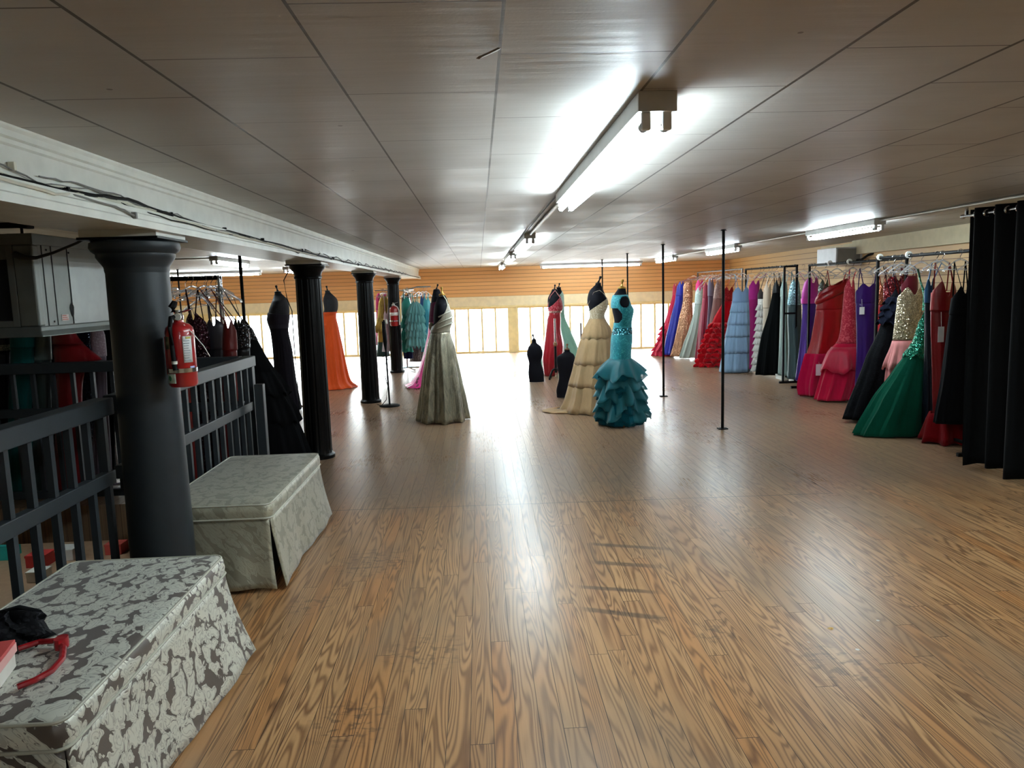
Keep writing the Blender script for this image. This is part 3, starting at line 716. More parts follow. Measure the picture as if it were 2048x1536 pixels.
obj('top_trim', BM().box(x0, x1+.008, y0, y1, z1-.045, z1+.02), m_alu, t, smooth=False, bevel=.004)
obj('corner_post', BM().box(x1-.11, x1+.005, y0-.004, y0+.06, z0+.012, z1-.045), m_alu, t, smooth=False, bevel=.01)
fr = BM()
fr.box(-3.5, x1-.11, y0, y0+.03, z0+.012, z0+.05).box(-3.5, x1-.11, y0, y0+.03, z1-.13, z1-.045).box(x1-.15, x1-.11, y0-.002, y0+.03, z0+.012, z1-.045)
obj('front_frame', fr, plain('dull grey sheet', (112, 114, 110), .55, .3), t, smooth=False, bevel=.003)
obj('opening', BM().box(-3.9, x1-.15, y0+.012, y0+.03, z0+.05, z1-.13), m_dark, t, smooth=False)
for i, yy in enumerate((4.70, 4.80, 4.98)):
    obj('panel_seam', BM().box(x1, x1+.0025, yy-.003, yy+.003, z0+.012, z1-.045), m_dark, t, smooth=False)
for yy, zz in ((4.75, z1-.07), (5.0, z1-.075), (4.76, z0+.035), (5.0, z0+.035)):
    obj('screw', BM().lathe([(.006, 0), (.006, .004)], (x1, yy, zz), 8, axis='x'), m_dark, t)
pf = obj('side_panel', BM().box(x1, x1+.004, 4.985, 5.84, z0+.015, z1-.13), plain('brushed light sheet', (146, 150, 148), .4, .45), t, smooth=False)
hole = BM().rings([[(x1+.003, 4.975+.022*math.cos(a)*(1+.3*math.sin(a*3)), 1.60+.045*math.sin(a)) for a in [k*2*PI/14 for k in range(14)]], [(x1+.006, 4.975+.014*math.cos(a), 1.60+.036*math.sin(a)) for a in [k*2*PI/14 for k in range(14)]]], cap0=True, cap1=True)
obj('burnt_hole', hole, m_dark, t)
st = obj('sticker', BM().box(x1, x1+.003, 4.845, 4.925, 1.535, 1.575), plain('sticker pale', (206, 190, 182), .5), t, smooth=False)
for k, zz in enumerate((1.541, 1.553, 1.565)):
    obj('print_line', BM().box(x1+.003, x1+.004, 4.853, 4.917-.01*k, zz, zz+.005), plain('sticker red', (190, 90, 70), .5), st, smooth=False)
for xx in (-3.8, -2.75):
    for yy in (4.75, 5.7):
        obj('hanger_rod', BM().cyl((xx, yy, z1), (xx, yy, CEIL), .008), m_gun, t)
b = BM().box(-3.9, -2.62, 4.50, 4.56, 2.085, 2.115).box(-2.62, -2.57, 4.49, 4.57, 2.08, 2.12)
bar_ = obj('light_bar', b, m_gun, smooth=False, bevel=.006); tag(bar_, 'slim black bar fitted above the metal cooler cabinet', 'bar')
obj('bracket', BM().cyl((-2.8, 4.53, 2.11), (-2.8, 4.53, CEIL), .006).cyl((-3.6, 4.53, 2.11), (-3.6, 4.53, CEIL), .006), m_gun, bar_)
b = BM().tube([(-2.70, 4.58, 1.935), (-2.66, 4.55, 1.925), (-2.6, 4.5, 1.913), (-2.5, 4.43, 1.906), (-2.35, 4.33, 1.925), (-2.15, 4.2, 1.965), (-1.98, 4.05, 2.0), (-1.90, 3.98, 2.012)], [.022, .02, .014, .010, .008, .007, .006, .006], 8)
tag(obj('cable', b, plain('dark rubber', (60, 58, 54), .6)), 'dark cable drooping from the metal cooler cabinet to the thick column', 'cable')
b = BM().rings([[(-2.35, 4.9, 2.2), (-2.1, 4.9, 2.2), (-2.1, 5.1, 2.2), (-2.35, 5.1, 2.2)], [(-2.35, 4.9, CEIL), (-2.1, 4.9, CEIL), (-2.1, 5.1, CEIL), (-2.35, 5.1, CEIL)]], cap0=True, cap1=True)
struct('trim_7', b, m_white2)

# ------------------------------------------------------------------ benches
def bench(y0, y1, xl, xr_, zt, mat, label, corner):
    t = thing('upholstered_bench', label, 'bench', ((xl+xr_)/2, (y0+y1)/2, 0))
    # cushion lid with softly rounded edges
    def rr(x0, x1, ya, yb, z, rad):
        P = []
        for cx, cy, a0 in ((x1-rad, yb-rad, 0), (x0+rad, yb-rad, PI/2), (x0+rad, ya+rad, PI), (x1-rad, ya+rad, 1.5*PI)):
            for k in range(6):
                a = a0+k*PI/10; P.append((cx+rad*math.cos(a), cy+rad*math.sin(a), z))
        return P
    R = []
    for ins, z in ((.012, zt-.085), (0, zt-.078), (-.004, zt-.05), (0, zt-.018), (.012, zt-.004), (.03, zt), (.12, zt+.004)):
        R.append(rr(xl+ins, xr_-ins, y0+ins, y1-ins, z, max(.012, .045-ins*.5)))
    b = BM().rings(R, cap0=True, cap1=True)
    cu = obj('cushion', b, mat, t)
    m_pipe = damask_pipe
    for zz, i_ in ((zt-.006, .008), (zt-.082, -.002)):
        P = rr(xl+i_, xr_-i_, y0+i_, y1-i_, zz, .04); P.append(P[0])
        obj('piping', BM().tube(P, .0055, 6), m_pipe, cu)
    obj('frame', BM().box(xl+.03, xr_-.03, y0+.03, y1-.03, .06, zt-.08), m_dark, t, smooth=False)
    for fx in (xl+.06, xr_-.06):
        for fy in (y0+.06, y1-.06):
            obj('leg', BM().box(fx-.025, fx+.025, fy-.025, fy+.025, 0, .06), m_black, t, smooth=False)
    # four skirt panels flaring towards the floor
    zt2 = zt-.088
    def panel(p0, p1, out, flare0, flare1, ext0, ext1, seed, nm=26, nz=12):
        rows = []
        p0 = Vector(p0); p1 = Vector(p1); out = Vector(out); d = (p1-p0).normalized(); L = (p1-p0).length
        for i in range(nz+1):
            v = i/nz; z = zt2*(1-v)+.006*v
            row = []
            for j in range(nm+1):
                u = j/nm
                fl = (flare0*(1-u)**2+flare1*u**2+.035)*v**1.35+.010*v*math.sin(u*9+seed)+.005*v*math.sin(u*23+seed*2)
                e = -ext0*(v**1.8)*(1-u)**3+ext1*(v**1.8)*u**3
                q = p0+d*(u*L+e)+out*fl
                row.append((q.x, q.y, z+(.012*math.sin(u*7+seed)+.012)*v*.8))
            rows.append(row)
        b = BM().rings(rows, close=False)
        o = obj('skirt_panel', b, mat, t, solid=.006)
        return o
    i = .012
    panel((xr_-i, y0+i, 0), (xr_-i, y1-i, 0), (1, 0, 0), corner[0], corner[1], corner[2], corner[3], 1.0)
    panel((xl+i, y0+i, 0), (xr_-i, y0+i, 0), (0, -1, 0), .01, corner[4], 0, .03, 2.0)
    panel((xl+i, y1-i, 0), (xr_-i, y1-i, 0), (0, 1, 0), .01, .02, 0, .03, 3.0)
    panel((xl+i, y0+i, 0), (xl+i, y1-i, 0), (-1, 0, 0), 0, 0, 0, 0, 4.0)
    return t
damask_pipe = plain('woven piping', (178, 176, 160), .5)
m_dam1 = damask((214, 214, 200), (84, 74, 66), 1.0, .40)
m_dam2 = damask((164, 160, 140), (128, 124, 106), .8, .42)
bench(1.99, 3.33, -1.87, -1.185, .5, m_dam1, 'long bench in silver grey damask with bold floral scrolls, nearest the camera', (.03, .075, .02, .03, .03))
bench(4.13, 5.47, -1.86, -1.205, .5, m_dam2, 'long bench in plain looking grey green brocade, behind the thick column', (.028, .035, .035, .03, .02))

# things on the near bench
b = BM()
bx = thing('cardboard_box', 'white box with red lid at the edge of the silver damask bench', 'box', (-1.60, 2.2, .506))
def rbox(cx, cy, sx, sy, z0, z1, ang):
    b = BM(); P = []
    for z in (z0, z1):
        for u, v in ((-1,-1),(1,-1),(1,1),(-1,1)):
            P.append((cx+u*sx*math.cos(ang)-v*sy*math.sin(ang), cy+u*sx*math.sin(ang)+v*sy*math.cos(ang), z))
    vs = [b.b.verts.new(p) for p in P]
    for f in ((0,3,2,1),(4,5,6,7),(0,1,5,4),(1,2,6,5),(2,3,7,6),(3,0,4,7)): b.b.faces.new([vs[i] for i in f])
    return b
obj('box_body', rbox(-1.575, 2.235, .085, .07, .507, .565, .25), plain('white card', (226, 220, 210), .6), bx, smooth=False, bevel=.002)
lid = obj('lid', rbox(-1.575, 2.235, .089, .074, .553, .595, .25), plain('red lid card', (196, 78, 74), .5), bx, smooth=False, bevel=.002)
obj('lid_band', rbox(-1.575, 2.235, .0902, .0752, .556, .584, .25), plain('pinkish white print', (232, 178, 172), .5), lid, smooth=False)
# red headband: open horseshoe
pts = [(-1.56, 2.42, .52), (-1.512, 2.455, .524), (-1.455, 2.452, .527), (-1.40, 2.395, .528), (-1.362, 2.316, .527), (-1.357, 2.245, .524), (-1.382, 2.2, .520), (-1.415, 2.17, .517)]
P = []
for i in range(len(pts)-1):
    for k in range(4):
        P.append(Vector(pts[i]).lerp(Vector(pts[i+1]), k/4))
P.append(Vector(pts[-1]))
hb_ = thing('headband', 'red satin headband lying on the silver damask bench', 'headband', (-1.43, 2.32, .51))
obj('band', BM().tube(P, .0105, 8, .9), fabric('satin', (150, 10, 20)), hb_)
kn = BM().rings([[(-1.425+.02*math.cos(a), 2.43+.028*math.sin(a), .513+z_) for a in [k*2*PI/10 for k in range(10)]] for z_ in (0, .02, .034)], cap0=True, cap1=True)
obj('knot', kn, fabric('satin', (150, 10, 20)), hb_)
# black lace bundle
b = BM(); rows = []
for i in range(10):
    a = i/9*PI*.5
    row = []
    for j in range(28):
        q = 2*PI*j/28
        k = 1+.13*math.sin(q*5+i)+.09*math.sin(q*9+2*i)
        row.append((-1.64+.115*k*math.cos(q)*math.cos(a), 2.52+.10*k*math.sin(q)*math.cos(a), .507+.085*math.sin(a)*(1+.22*math.sin(q*3))))
    rows.append(row)
b.rings(rows, cap0=True, cap1=True)
lc = thing('lace_gloves', 'crumpled black lace accessory on the silver damask bench, behind the red and white box', 'accessory', (-1.64, 2.52, .506))
obj('lace_heap', b, fabric('lace', (14, 14, 16), (40, 40, 44)), lc)
obj('cuff', BM().tube([(-1.74, 2.56, .575), (-1.66, 2.60, .585), (-1.58, 2.575, .575), (-1.56, 2.56, .565)], .017, 8, .7), fabric('velvet', (16, 16, 18)), lc)
obj('string', BM().tube([(-1.60, 2.57, .57), (-1.56, 2.52, .545), (-1.535, 2.47, .518), (-1.52, 2.45, .513)], .005, 6), fabric('velvet', (16, 16, 18)), lc)

# ------------------------------------------------------------------ fire extinguishers
def extinguisher(X, Y, z0, s, label, full):
    t = thing('fire_extinguisher', label, 'fire extinguisher', (X, Y, z0))
    r = .066*s; h = .265*s
    obj('cylinder', BM().lathe([(r*.86, 0), (r, .012*s), (r, h), (r*.93, h+.02*s), (r*.7, h+.036*s), (r*.35, h+.046*s), (r*.33, h+.06*s)], (X, Y, z0), 32), m_red, t)
    zz = z0+h+.06*s
    v = obj('valve', BM().lathe([(.02*s, -.012*s), (.024*s, 0), (.024*s, .02*s), (.014*s, .026*s), (.014*s, .045*s)], (X, Y, zz), 16), m_steel, t)
    obj('gauge', BM().lathe([(.016*s, 0), (.016*s, .012*s)], (X+.01*s, Y-.035*s, zz+.012*s), 14, axis='y'), m_white, v)
    obj('carry_handle', BM().tube([(X-.01*s, Y, zz+.03*s), (X+.03*s, Y-.01*s, zz+.036*s), (X+.075*s, Y-.02*s, zz+.048*s)], .009*s, 6, .5), m_steel, t)
    obj('lever', BM().tube([(X-.02*s, Y, zz+.035*s), (X-.024*s, Y, zz+.06*s), (X-.01*s, Y, zz+.085*s)] if full else [(X-.02*s, Y, zz+.04*s), (X+.06*s, Y, zz+.065*s)], [.02*s, .026*s, .018*s] if full else .008*s, 8, .7), m_gun, t)
    if full:
        hx, hy = X-.012, Y-.078
        obj('hose', BM().tube([(X-.008, Y-.022, zz+.012), (X-.012, Y-.06, zz+.01), (hx, hy, zz-.035), (hx+.002, hy, zz-.12), (hx+.006, hy, zz-.22), (hx+.008, hy, z0+.085)], .0105, 10), m_gun, t)
        obj('hose_clip', BM().lathe([(.0135, 0), (.0135, .014)], (hx+.007, hy, z0+.115), 12), m_white, t)
    else:
        obj('hose', BM().tube([(X+.02*s, Y-.02, zz), (X+.06*s, Y-.03, zz-.03), (X+.085*s, Y-.02, zz-.10), (X+.085*s, Y-.02, z0+.02)], .008*s, 8), m_white, t)
    def patch(name, a0, a1, za, zb, mat, k=1.012, par=None):
        rows = [[(X+r*k*math.cos(a0+(a1-a0)*j/8), Y+r*k*math.sin(a0+(a1-a0)*j/8), z) for j in range(9)] for z in (za, zb)]
        return obj(name, BM().rings(rows, close=False), mat, par or t, solid=.0006)
    obj('strap', BM().lathe([(r*1.02, 0), (r*1.035, .001), (r*1.035, .02*s), (r*1.02, .021*s)], (X, Y, z0+.07*s), 32, cap=False), m_steel, t)
    if full:
        D = math.radians
        patch('name_plate', D(206), D(244), z0+.185, z0+.245, plain('silver foil', (150, 150, 120), .3, .8))
        lb = patch('instruction_label', D(299), D(338), z0+.118, z0+.245, plain('white label', (206, 208, 206), .5))
        for k in range(9):
            patch('print_line', D(303), D(330-(k*7) % 9), z0+.128+k*.0115, z0+.1325+k*.0115, plain('grey print', (150, 154, 156), .5), 1.022, lb)
        patch('label_corner', D(312), D(334), z0+.232, z0+.242, plain('yellow print', (190, 178, 90), .5), 1.024, lb)
        gl = patch('inspection_sticker', D(200), D(262), z0+.02, z0+.066, plain('pale green sticker', (196, 214, 196), .5), 1.014)
        ang = D(232); rows = []
        for z, w in ((.030, .02), (.036, .2), (.044, .26), (.052, .2), (.058, .02)):
            rows.append([(X+r*1.024*math.cos(ang+w*(j/4-.5)*1.4), Y+r*1.024*math.sin(ang+w*(j/4-.5)*1.4), z0+z) for j in range(5)])
        obj('green_mark', BM().rings(rows, close=False), plain('green print', (24, 120, 78), .5), gl, solid=.0004)
        patch('blue_mark', D(322), D(345), z0+.088, z0+.10, plain('blue white print', (150, 160, 205), .5))
        obj('wall_bracket', BM().box(X-.10, X-.02, Y+.055, Y+.075, z0+.05, z0+.24), m_red, t, smooth=False, bevel=.003)
        obj('pull_tape', BM().tube([(X+.035, Y-.03, zz-.025), (X+.075, Y-.02, zz-.075), (X+.115, Y-.01, zz-.135), (X+.135, Y, zz-.185)], .005, 6, .4), m_white, t)
    else:
        patch('label_band', math.radians(180), math.radians(358), z0+.165*s, z0+.215*s, m_white)
        obj('wall_bracket', BM().box(X-.03, X+.03, Y+r*.8, Y+r*1.35, z0+.1*s, z0+.2*s), m_gun, t, smooth=False)
    return t
extinguisher(-1.452, 3.70, 1.228, 1.0, 'red fire extinguisher with white label strapped to the thick near column', True)
extinguisher(-1.735, 15.40, .975, 1.28, 'small red fire extinguisher with white band on the farthest column', False)

# ------------------------------------------------------------------ black curtain
ct = thing('curtain', 'black grommet curtain hanging at the right edge of the view', 'curtain', (4.22, 5.6, .05))
rows = []
NJ = 150
for i in range(26):
    v = i/25; z = 2.205*(1-v)+.045*v
    row = []
    for j in range(NJ):
        u = j/(NJ-1); Y = 6.37-u*1.75-.03*v*math.sin(u*30)
        ph = u*2*PI*7.0+.3
        w = .055*math.sin(ph)+.022*v*math.sin(ph*.5+1.3)+.012*v*math.sin(ph*2.3)
        row.append((4.21+w+.02*v-(.012*(1-u)*v), Y+.02*v*math.cos(ph), z+(.018*math.sin(ph*.5+2)+.012*math.sin(ph))*v))
    rows.append(row)
obj('cloth', BM().rings(rows, close=False), fabric('velvet', (11, 12, 13)), ct, solid=.004)
for k in range(1, 14):
    Yg = 6.37-1.75*((k*PI-.3)/(14*PI))
    b = BM(); R = []
    for a in range(25):
        A = 2*PI*a/24
        R.append([(4.21+(.027+.008*math.sin(q))*math.cos(A), Yg+.010*math.cos(q), 2.155+(.027+.008*math.sin(q))*math.sin(A)) for q in [k2*2*PI/8 for k2 in range(8)]])
    b.rings(R); obj('grommet', b, m_steel, ct)
rod = thing('curtain_rod', 'silver rod threaded through the black curtain grommets under the ceiling', 'curtain rod', (4.21, 5.5, 2.155))
obj('rod', BM().cyl((4.21, 6.42, 2.155), (4.21, 3.6, 2.155), .0125, 14), m_steel, rod)
obj('finial', BM().lathe([(.012, 0), (.02, .008), (.02, .03), (.008, .04)], (4.21, 6.42, 2.155), 14, axis='y'), m_steel, rod)
obj('bracket', BM().box(4.20, 4.22, 6.385, 6.405, 2.155, CEIL), m_steel, rod, smooth=False)

# ------------------------------------------------------------------ clothing racks
def rack_y(X, y0, y1, zb, mat, label, double_end=False, r=.0165):
    t = thing('clothing_rack', label, 'clothing rack', (X, (y0+y1)/2, 0), 'long gown racks along the right wall')
    obj('top_bar', BM().cyl((X, y0, zb), (X, y1, zb), r, 12), mat, t)
    for Y in (y0+.02, y1-.02):
        xs = (X-.2, X) if (double_end and Y < y0+.1) else (X,)
        for xx in xs:
            obj('upright', BM().box(xx-.014, xx+.014, Y-.014, Y+.014, .03, zb), mat, t, smooth=False)
        if len(xs) > 1:
            obj('cross_brace', BM().box(X-.2, X, Y-.01, Y+.01, 1.115, 1.145), mat, t, smooth=False)
            obj('end_bar', BM().box(X-.2, X, Y-.012, Y+.012, zb-.024, zb), mat, t, smooth=False)
        obj('foot', BM().box(X-.26, X+.26, Y-.018, Y+.018, .0, .035), mat, t, smooth=False, bevel=.003)
    obj('base_bar', BM().box(X-.012, X+.012, y0, y1, .05, .075), mat, t, smooth=False)
    return t
rack_y(4.60, 6.55, 8.56, 1.875, m_gun, 'black gown rack nearest the curtain, holding the emerald gown')
rack_y(5.02, 8.66, 11.3, 1.87, m_gun, 'black gown rack holding the dark purple and big red gowns')
rack_y(5.08, 11.86, 14.2, 1.885, m_gun, 'black gown rack with a braced end post beside the pale blue gown', True)
rack_y(5.08, 14.35, 17.35, 1.90, plain('dull steel bar', (120, 118, 116), .35, .8), 'farthest gown rack on the right, holding the royal blue gown', r=.013)
def rack_x(Y, x0, x1, zb, mat, label, r):
    t = thing('clothing_rack', label, 'clothing rack', ((x0+x1)/2, Y, 0))
    obj('top_bar', BM().cyl((x0, Y, zb), (x1, Y, zb), r, 14), mat, t)
    for xx in (x0+.02, x1-.02):
        obj('upright', BM().cyl((xx, Y, .03), (xx, Y, zb+.02), r*1.05, 12), m_steel, t)
        obj('foot', BM().box(xx-.02, xx+.02, Y-.25, Y+.25, 0, .035), m_steel, t, smooth=False, bevel=.004)
    obj('base_bar', BM().cyl((x0, Y, .06), (x1, Y, .06), .012), m_steel, t)
    return t
rack_x(7.0, -3.45, -2.33, 1.832, m_gun, 'gown rack with chrome end post behind the railing, left of the black train', .021)
rack_x(6.55, -4.7, -2.86, 1.80, m_steel, 'gown rack behind the crosswise railing under the metal cooler cabinet', .016)
t = thing('clothing_rack', 'chrome four way display rack of short dresses behind the farthest column', 'clothing rack', (-1.55, 16.1, 0))
obj('centre_post', BM().cyl((-1.58, 16.1, .05), (-1.58, 16.1, 1.72), .02), m_steel, t)
for q, (xx, yy, zz) in enumerate(((-2.18, 16.0, 1.70), (-1.02, 16.2, 1.755), (-1.36, 15.68, 1.66), (-1.42, 16.55, 1.70))):
    obj('arm', BM().tube([(-1.58, 16.1, 1.69), ((-1.58+xx)/2, (16.1+yy)/2, zz), (xx, yy, zz)], .014, 8), m_steel, t)
obj('slant_arm', BM().tube([(-1.5, 16.0, 1.74), (-1.40, 15.72, 1.40)], .014, 8), m_steel, t)
for a in range(4):
    obj('foot', BM().tube([(-1.58, 16.1, .05), (-1.58+.4*math.cos(a*PI/2+.5), 16.1+.4*math.sin(a*PI/2+.5), .02)], .018, 8), m_steel, t)

def hanger(X, Y, zb, label, group, yaw=0.0, w=.15, tilt=0.0, zr=0, k=1.0):
    """clear plastic hanger hooked over a bar whose centre is at height zb"""
    t = thing('clothes_hanger', label, 'hanger', (X, Y, zb), group)
    ca, sa = math.cos(yaw), math.sin(yaw)
    def P(u, dz, v=0): return (X+u*ca-v*sa, Y+u*sa+v*ca, zb+dz+u*tilt)
    r = .021
    hk = [P(-r, .0)]+[P(-r*math.cos(a), r*math.sin(a)+.0) for a in [k*PI/6 for k in range(1, 7)]]+[P(r*.9, -.02), P(0, -.045), P(0, -.075-zr)]
    obj('hook', BM().tube(hk, .0032, 6), m_steel, t)
    top = -.075-zr
    b = BM()
    b.tube([P(-w, top-.10), P(-w*.95, top-.078), P(-w*.6, top-.045), P(-w*.28, top-.012), P(-.012, top), P(.012, top), P(w*.28, top-.012), P(w*.6, top-.045), P(w*.95, top-.078), P(w, top-.10)], [k*v_ for v_ in (.013, .0125, .0115, .0115, .014, .014, .0115, .0115, .0125, .013)], 8, .62)
    b.tube([P(-w*.93, top-.075), P(-w*.5, top-.088), P(w*.5, top-.088), P(w*.93, top-.075)], .005, 6)
    obj('body', b, m_clear, t)
    return t, (lambda u, dz: P(u, top+dz))
# ------------------------------------------------------------------ gowns
def curve(key):
    Y, pts = G[key]
    pts = sorted((max(.012, z), x, h) for z, x, h in pts)
    def f(z):
        if z <= pts[0][0]: return pts[0][1], pts[0][2]
        if z >= pts[-1][0]: return pts[-1][1], pts[-1][2]
        for i in range(len(pts)-1):
            z0, x0, h0 = pts[i]; z1, x1, h1 = pts[i+1]
            if z0 <= z <= z1:
                t = (z-z0)/max(1e-6, z1-z0)
                def tan(k, q):
                    if k <= 0 or k >= len(pts)-1:
                        a, c = (0, 1) if k <= 0 else (len(pts)-2, len(pts)-1)
                    else: a, c = k-1, k+1
                    return (pts[c][q]-pts[a][q])/max(1e-6, pts[c][0]-pts[a][0])
                def her(q, p0, p1):
                    m0 = tan(i, q)*(z1-z0)*.8; m1 = tan(i+1, q)*(z1-z0)*.8
                    return (2*t**3-3*t*t+1)*p0+(t**3-2*t*t+t)*m0+(-2*t**3+3*t*t)*p1+(t**3-t*t)*m1
                return her(1, x0, x1), max(.015, her(2, h0, h1))
    return f, Y, pts[0][0], pts[-1][0]

LAT = [(0, .05), (.05, .056), (.08, .10), (.12, .168), (.20, .178), (.35, .160), (.45, .128), (.55, .16), (.7, .18)]
def lat(d):
    if d <= 0: return LAT[0][1]
    for (a, p), (c, q) in zip(LAT, LAT[1:]):
        if d <= c: return p+(q-p)*(d-a)/(c-a)
    return LAT[-1][1]

class Shape:
    """closed body of a garment: section centre/half widths by height plus folds"""
    def __init__(s, key, zw, mode, bmax=.16, kd=.8, amp=.05, n=9, ztop=None, bod=.075, ph=None, wob=.6):
        s.f, s.Y, s.z0, s.z1 = curve(key)
        s.zw = zw; s.mode = mode; s.bmax = bmax; s.kd = kd; s.amp = amp; s.n = n; s.ztop = ztop or s.z1
        s.bod = bod; s.ph = random.random()*6 if ph is None else ph; s.wob = wob
    def half(s, z):
        x, h = s.f(z)
        if s.mode == 'form':
            if z >= s.zw: return x, h, lat(s.ztop-z)
            bw = lat(s.ztop-s.zw); hw = s.f(s.zw)[1]
            return x, h, max(bw*min(1, .9+.1*h/hw), min(bw+(h-hw)*1.05, h*1.1))*(s.kd)+bw*(1-s.kd)
        if z >= s.zw: return x, h, min(h*.8, s.bod)
        bw = min(s.f(s.zw)[1]*.8, s.bod)
        return x, h, min(s.bmax, bw+max(0, h-s.f(s.zw)[1])*s.kd+(s.zw-z)*.03)
    def pt(s, z, a, off=0.0, fold=True):
        x, h, b = s.half(z)
        k = 1.0
        if fold and z < s.zw and s.amp:
            g = ((s.zw-z)/max(.05, s.zw-s.z0))
            g = min(1, g*1.25)**.7
            k += s.amp*g*(math.sin(s.n*a+s.ph+s.wob*math.sin(2*a+s.ph)+g*.5)+.45*math.sin(s.n*2.3*a+s.ph*2)) - s.amp*g*.55
        c, d = math.cos(a), math.sin(a)
        return Vector((x+(h+off)*k*c, s.Y+(b+off)*k*d, z))

def skirt(S, parent, mat, name='skirt', zt=None, zb=None, nseg=96, nz=26, off=0.0, hem=.0):
    zt = S.zw if zt is None else zt; zb = S.z0 if zb is None else zb
    rows = []
    for i in range(nz+1):
        v = i/nz; z = zt+(zb-zt)*v
        rows.append([S.pt(z, 2*PI*j/nseg, off)+Vector((0, 0, hem*v*v*max(0, math.sin(S.n*2*PI*j/nseg+S.ph)))) for j in range(nseg)])
    return obj(name, BM().rings(rows), mat, parent, solid=.003)

def bodice(S, parent, mat, top, zb=None, nz=26, nseg=72, off=.005, keep=None, name='bodice'):
    """top: function of angle giving the neckline height"""
    zb = (S.zw-.012) if zb is None else zb
    rows = []
    for i in range(nz+1):
        v = i/nz
        rows.append([S.pt(zb+(top(2*PI*j/nseg)-zb)*v, 2*PI*j/nseg, off, False) for j in range(nseg)])
    return obj(name, BM().rings(rows, keep=keep), mat, parent, solid=.003)

def ruffle(S, parent, mat, zt, zb, o0, o1, amp, n, name='ruffle', nseg=None, zj=.01, rows_=5, ph=0.0, puff=False):
    nseg = nseg or max(96, n*7)
    rows = []
    for i in range(rows_+1):
        v = i/rows_; z = zt+(zb-zt)*v
        row = []
        for j in range(nseg):
            a = 2*PI*j/nseg
            w = math.sin(n*a+ph+.8*math.sin(3*a+ph))+.4*math.sin(n*1.7*a+2*ph)
            prof_ = math.sin(PI*min(1, .08+v*.84)) if puff else v**.8
            row.append(S.pt(z, a, o0+(o1-o0)*prof_+amp*(prof_ if puff else v)*w)+Vector((0, 0, zj*v*math.sin(n*a*.9+ph+1)+.4*zj*v*math.sin(n*2.1*a))))
        rows.append(row)
    return obj(name, BM().rings(rows), mat, parent, solid=.0015)

def sweet(zt, drop, back, frontang):
    """two bust peaks with a V between them, falling to the sides; lower back"""
    def f(a):
        x = math.sin(a-frontang); front = math.cos(a-frontang) > 0
        side = .10*max(0, (abs(x)-.5)/.5)**1.3
        if front: return zt-drop*math.exp(-(x/.30)**2)-side
        return zt-back-.10
    return f

GR = 'gowns hanging along the right wall'
HR = 'clear hangers on the right wall racks'
def hung(key, label, bmat, smat, waist, group=GR, hgroup=HR, bar=None, cat='gown', hl=None, drop=.08, back=.02, amp=.06, n=8, bmax=.15, kd=.55, straps=True, smat2=None, bod=.07, nohang=False, name='gown', strapmat=None, hang_r=.15, zr=0):
    S = Shape(key, 0, 'hang', bmax, kd, amp, n, bod=bod)
    zt = S.z1; S.zw = waist if waist else zt-.32
    cx = S.f(zt)[0]
    t = thing(name, label, cat, (S.f(S.z0)[0], S.Y, S.z0), group)
    top = sweet(zt, drop, back, -PI/2)
    bodice(S, t, bmat, top)
    if smat: skirt(S, t, smat)
    zb = bar[1] if bar else 1.875
    bx_ = bar[0] if bar else None
    if not nohang:
        hx = cx if bx_ is None else bx_
        h, at = hanger(hx, S.Y, zb, hl or ('clear hanger holding the '+' '.join(label.split(',')[0].split()[:12])), hgroup, random.uniform(-.25, .25), w=hang_r, tilt=random.uniform(-.06, .06), zr=zr)
        if straps:
            for sg in (-1, 1):
                p = S.pt(zt-.015, -PI/2+sg*.52, .006, False); q = at(sg*max(.05, min(.16, S.f(zt)[1]*.8)), -.02)
                p2 = S.pt(zt-.11, PI/2-sg*.62, .0, False)
                b = BM().tube([p, Vector(p).lerp(Vector(q), .5), q], [.009, .007, .006], 6, .4).tube([q, p2], .006, 6, .4)
                obj('strap', b, strapmat or bmat, t)
    t['waist'] = S.zw
    del t['waist']
    return t, S

def price_tag(parent, p, w, h, mat=None, string=.1):
    x, y, z = p
    obj('tag', BM().box(x-w/2, x+w/2, y-.001, y+.001, z-h/2, z+h/2), mat or m_paper, parent, smooth=False)
    obj('tag_string', BM().cyl((x, y, z+h/2), (x+.005, y+.02, z+h/2+string), .0015, 5), m_paper, parent)
m_paper = plain('white card tag', (216, 216, 214), .6)

R4, R3, R2, R1 = (5.08, 1.90), (5.08, 1.885), (5.02, 1.87), (4.60, 1.875)
# --- far rack
t, S = hung('pink_far', 'farthest pink red tulle gown with ruffled hem on the right rack', fabric('satin', (196, 40, 70)), fabric('tulle', (226, 60, 96)), 1.42, bar=(4.98, 1.9), n=6)
for k in range(6): ruffle(S, t, fabric('tulle', (230, 56, 92)), .75-k*.12, .60-k*.12, .0, .05, .03, 9, ph=k*1.3)
t, S = hung('royal', 'royal blue satin gown', fabric('satin', (24, 38, 156)), fabric('satin', (20, 32, 146)), 1.40, bar=R4, n=5, amp=.1)
t, S = hung('rosegold', 'rose gold sequin gown', fabric('sequin', (204, 150, 116)), fabric('sequin', (198, 146, 112)), 1.35, bar=R4, n=6, amp=.08, drop=.02)
t, S = hung('fuchsia_peek', 'hot pink gown tucked behind the pale mint lace gown', fabric('satin', (206, 40, 110)), fabric('satin', (180, 30, 90)), 1.45, bar=R4)
t, S = hung('mintlace', 'pale mint gown with lace applique bodice and tulle skirt', fabric('lace', (168, 186, 182), (214, 222, 216)), fabric('tulle', (196, 210, 202)), 1.22, bar=R4, n=9, amp=.07, drop=.09)
t, S = hung('burgundy', 'slim burgundy satin gown left of the red ruffled gown', fabric('satin', (128, 22, 48)), fabric('satin', (136, 20, 52)), 1.35, bar=R4, n=6, amp=.12)
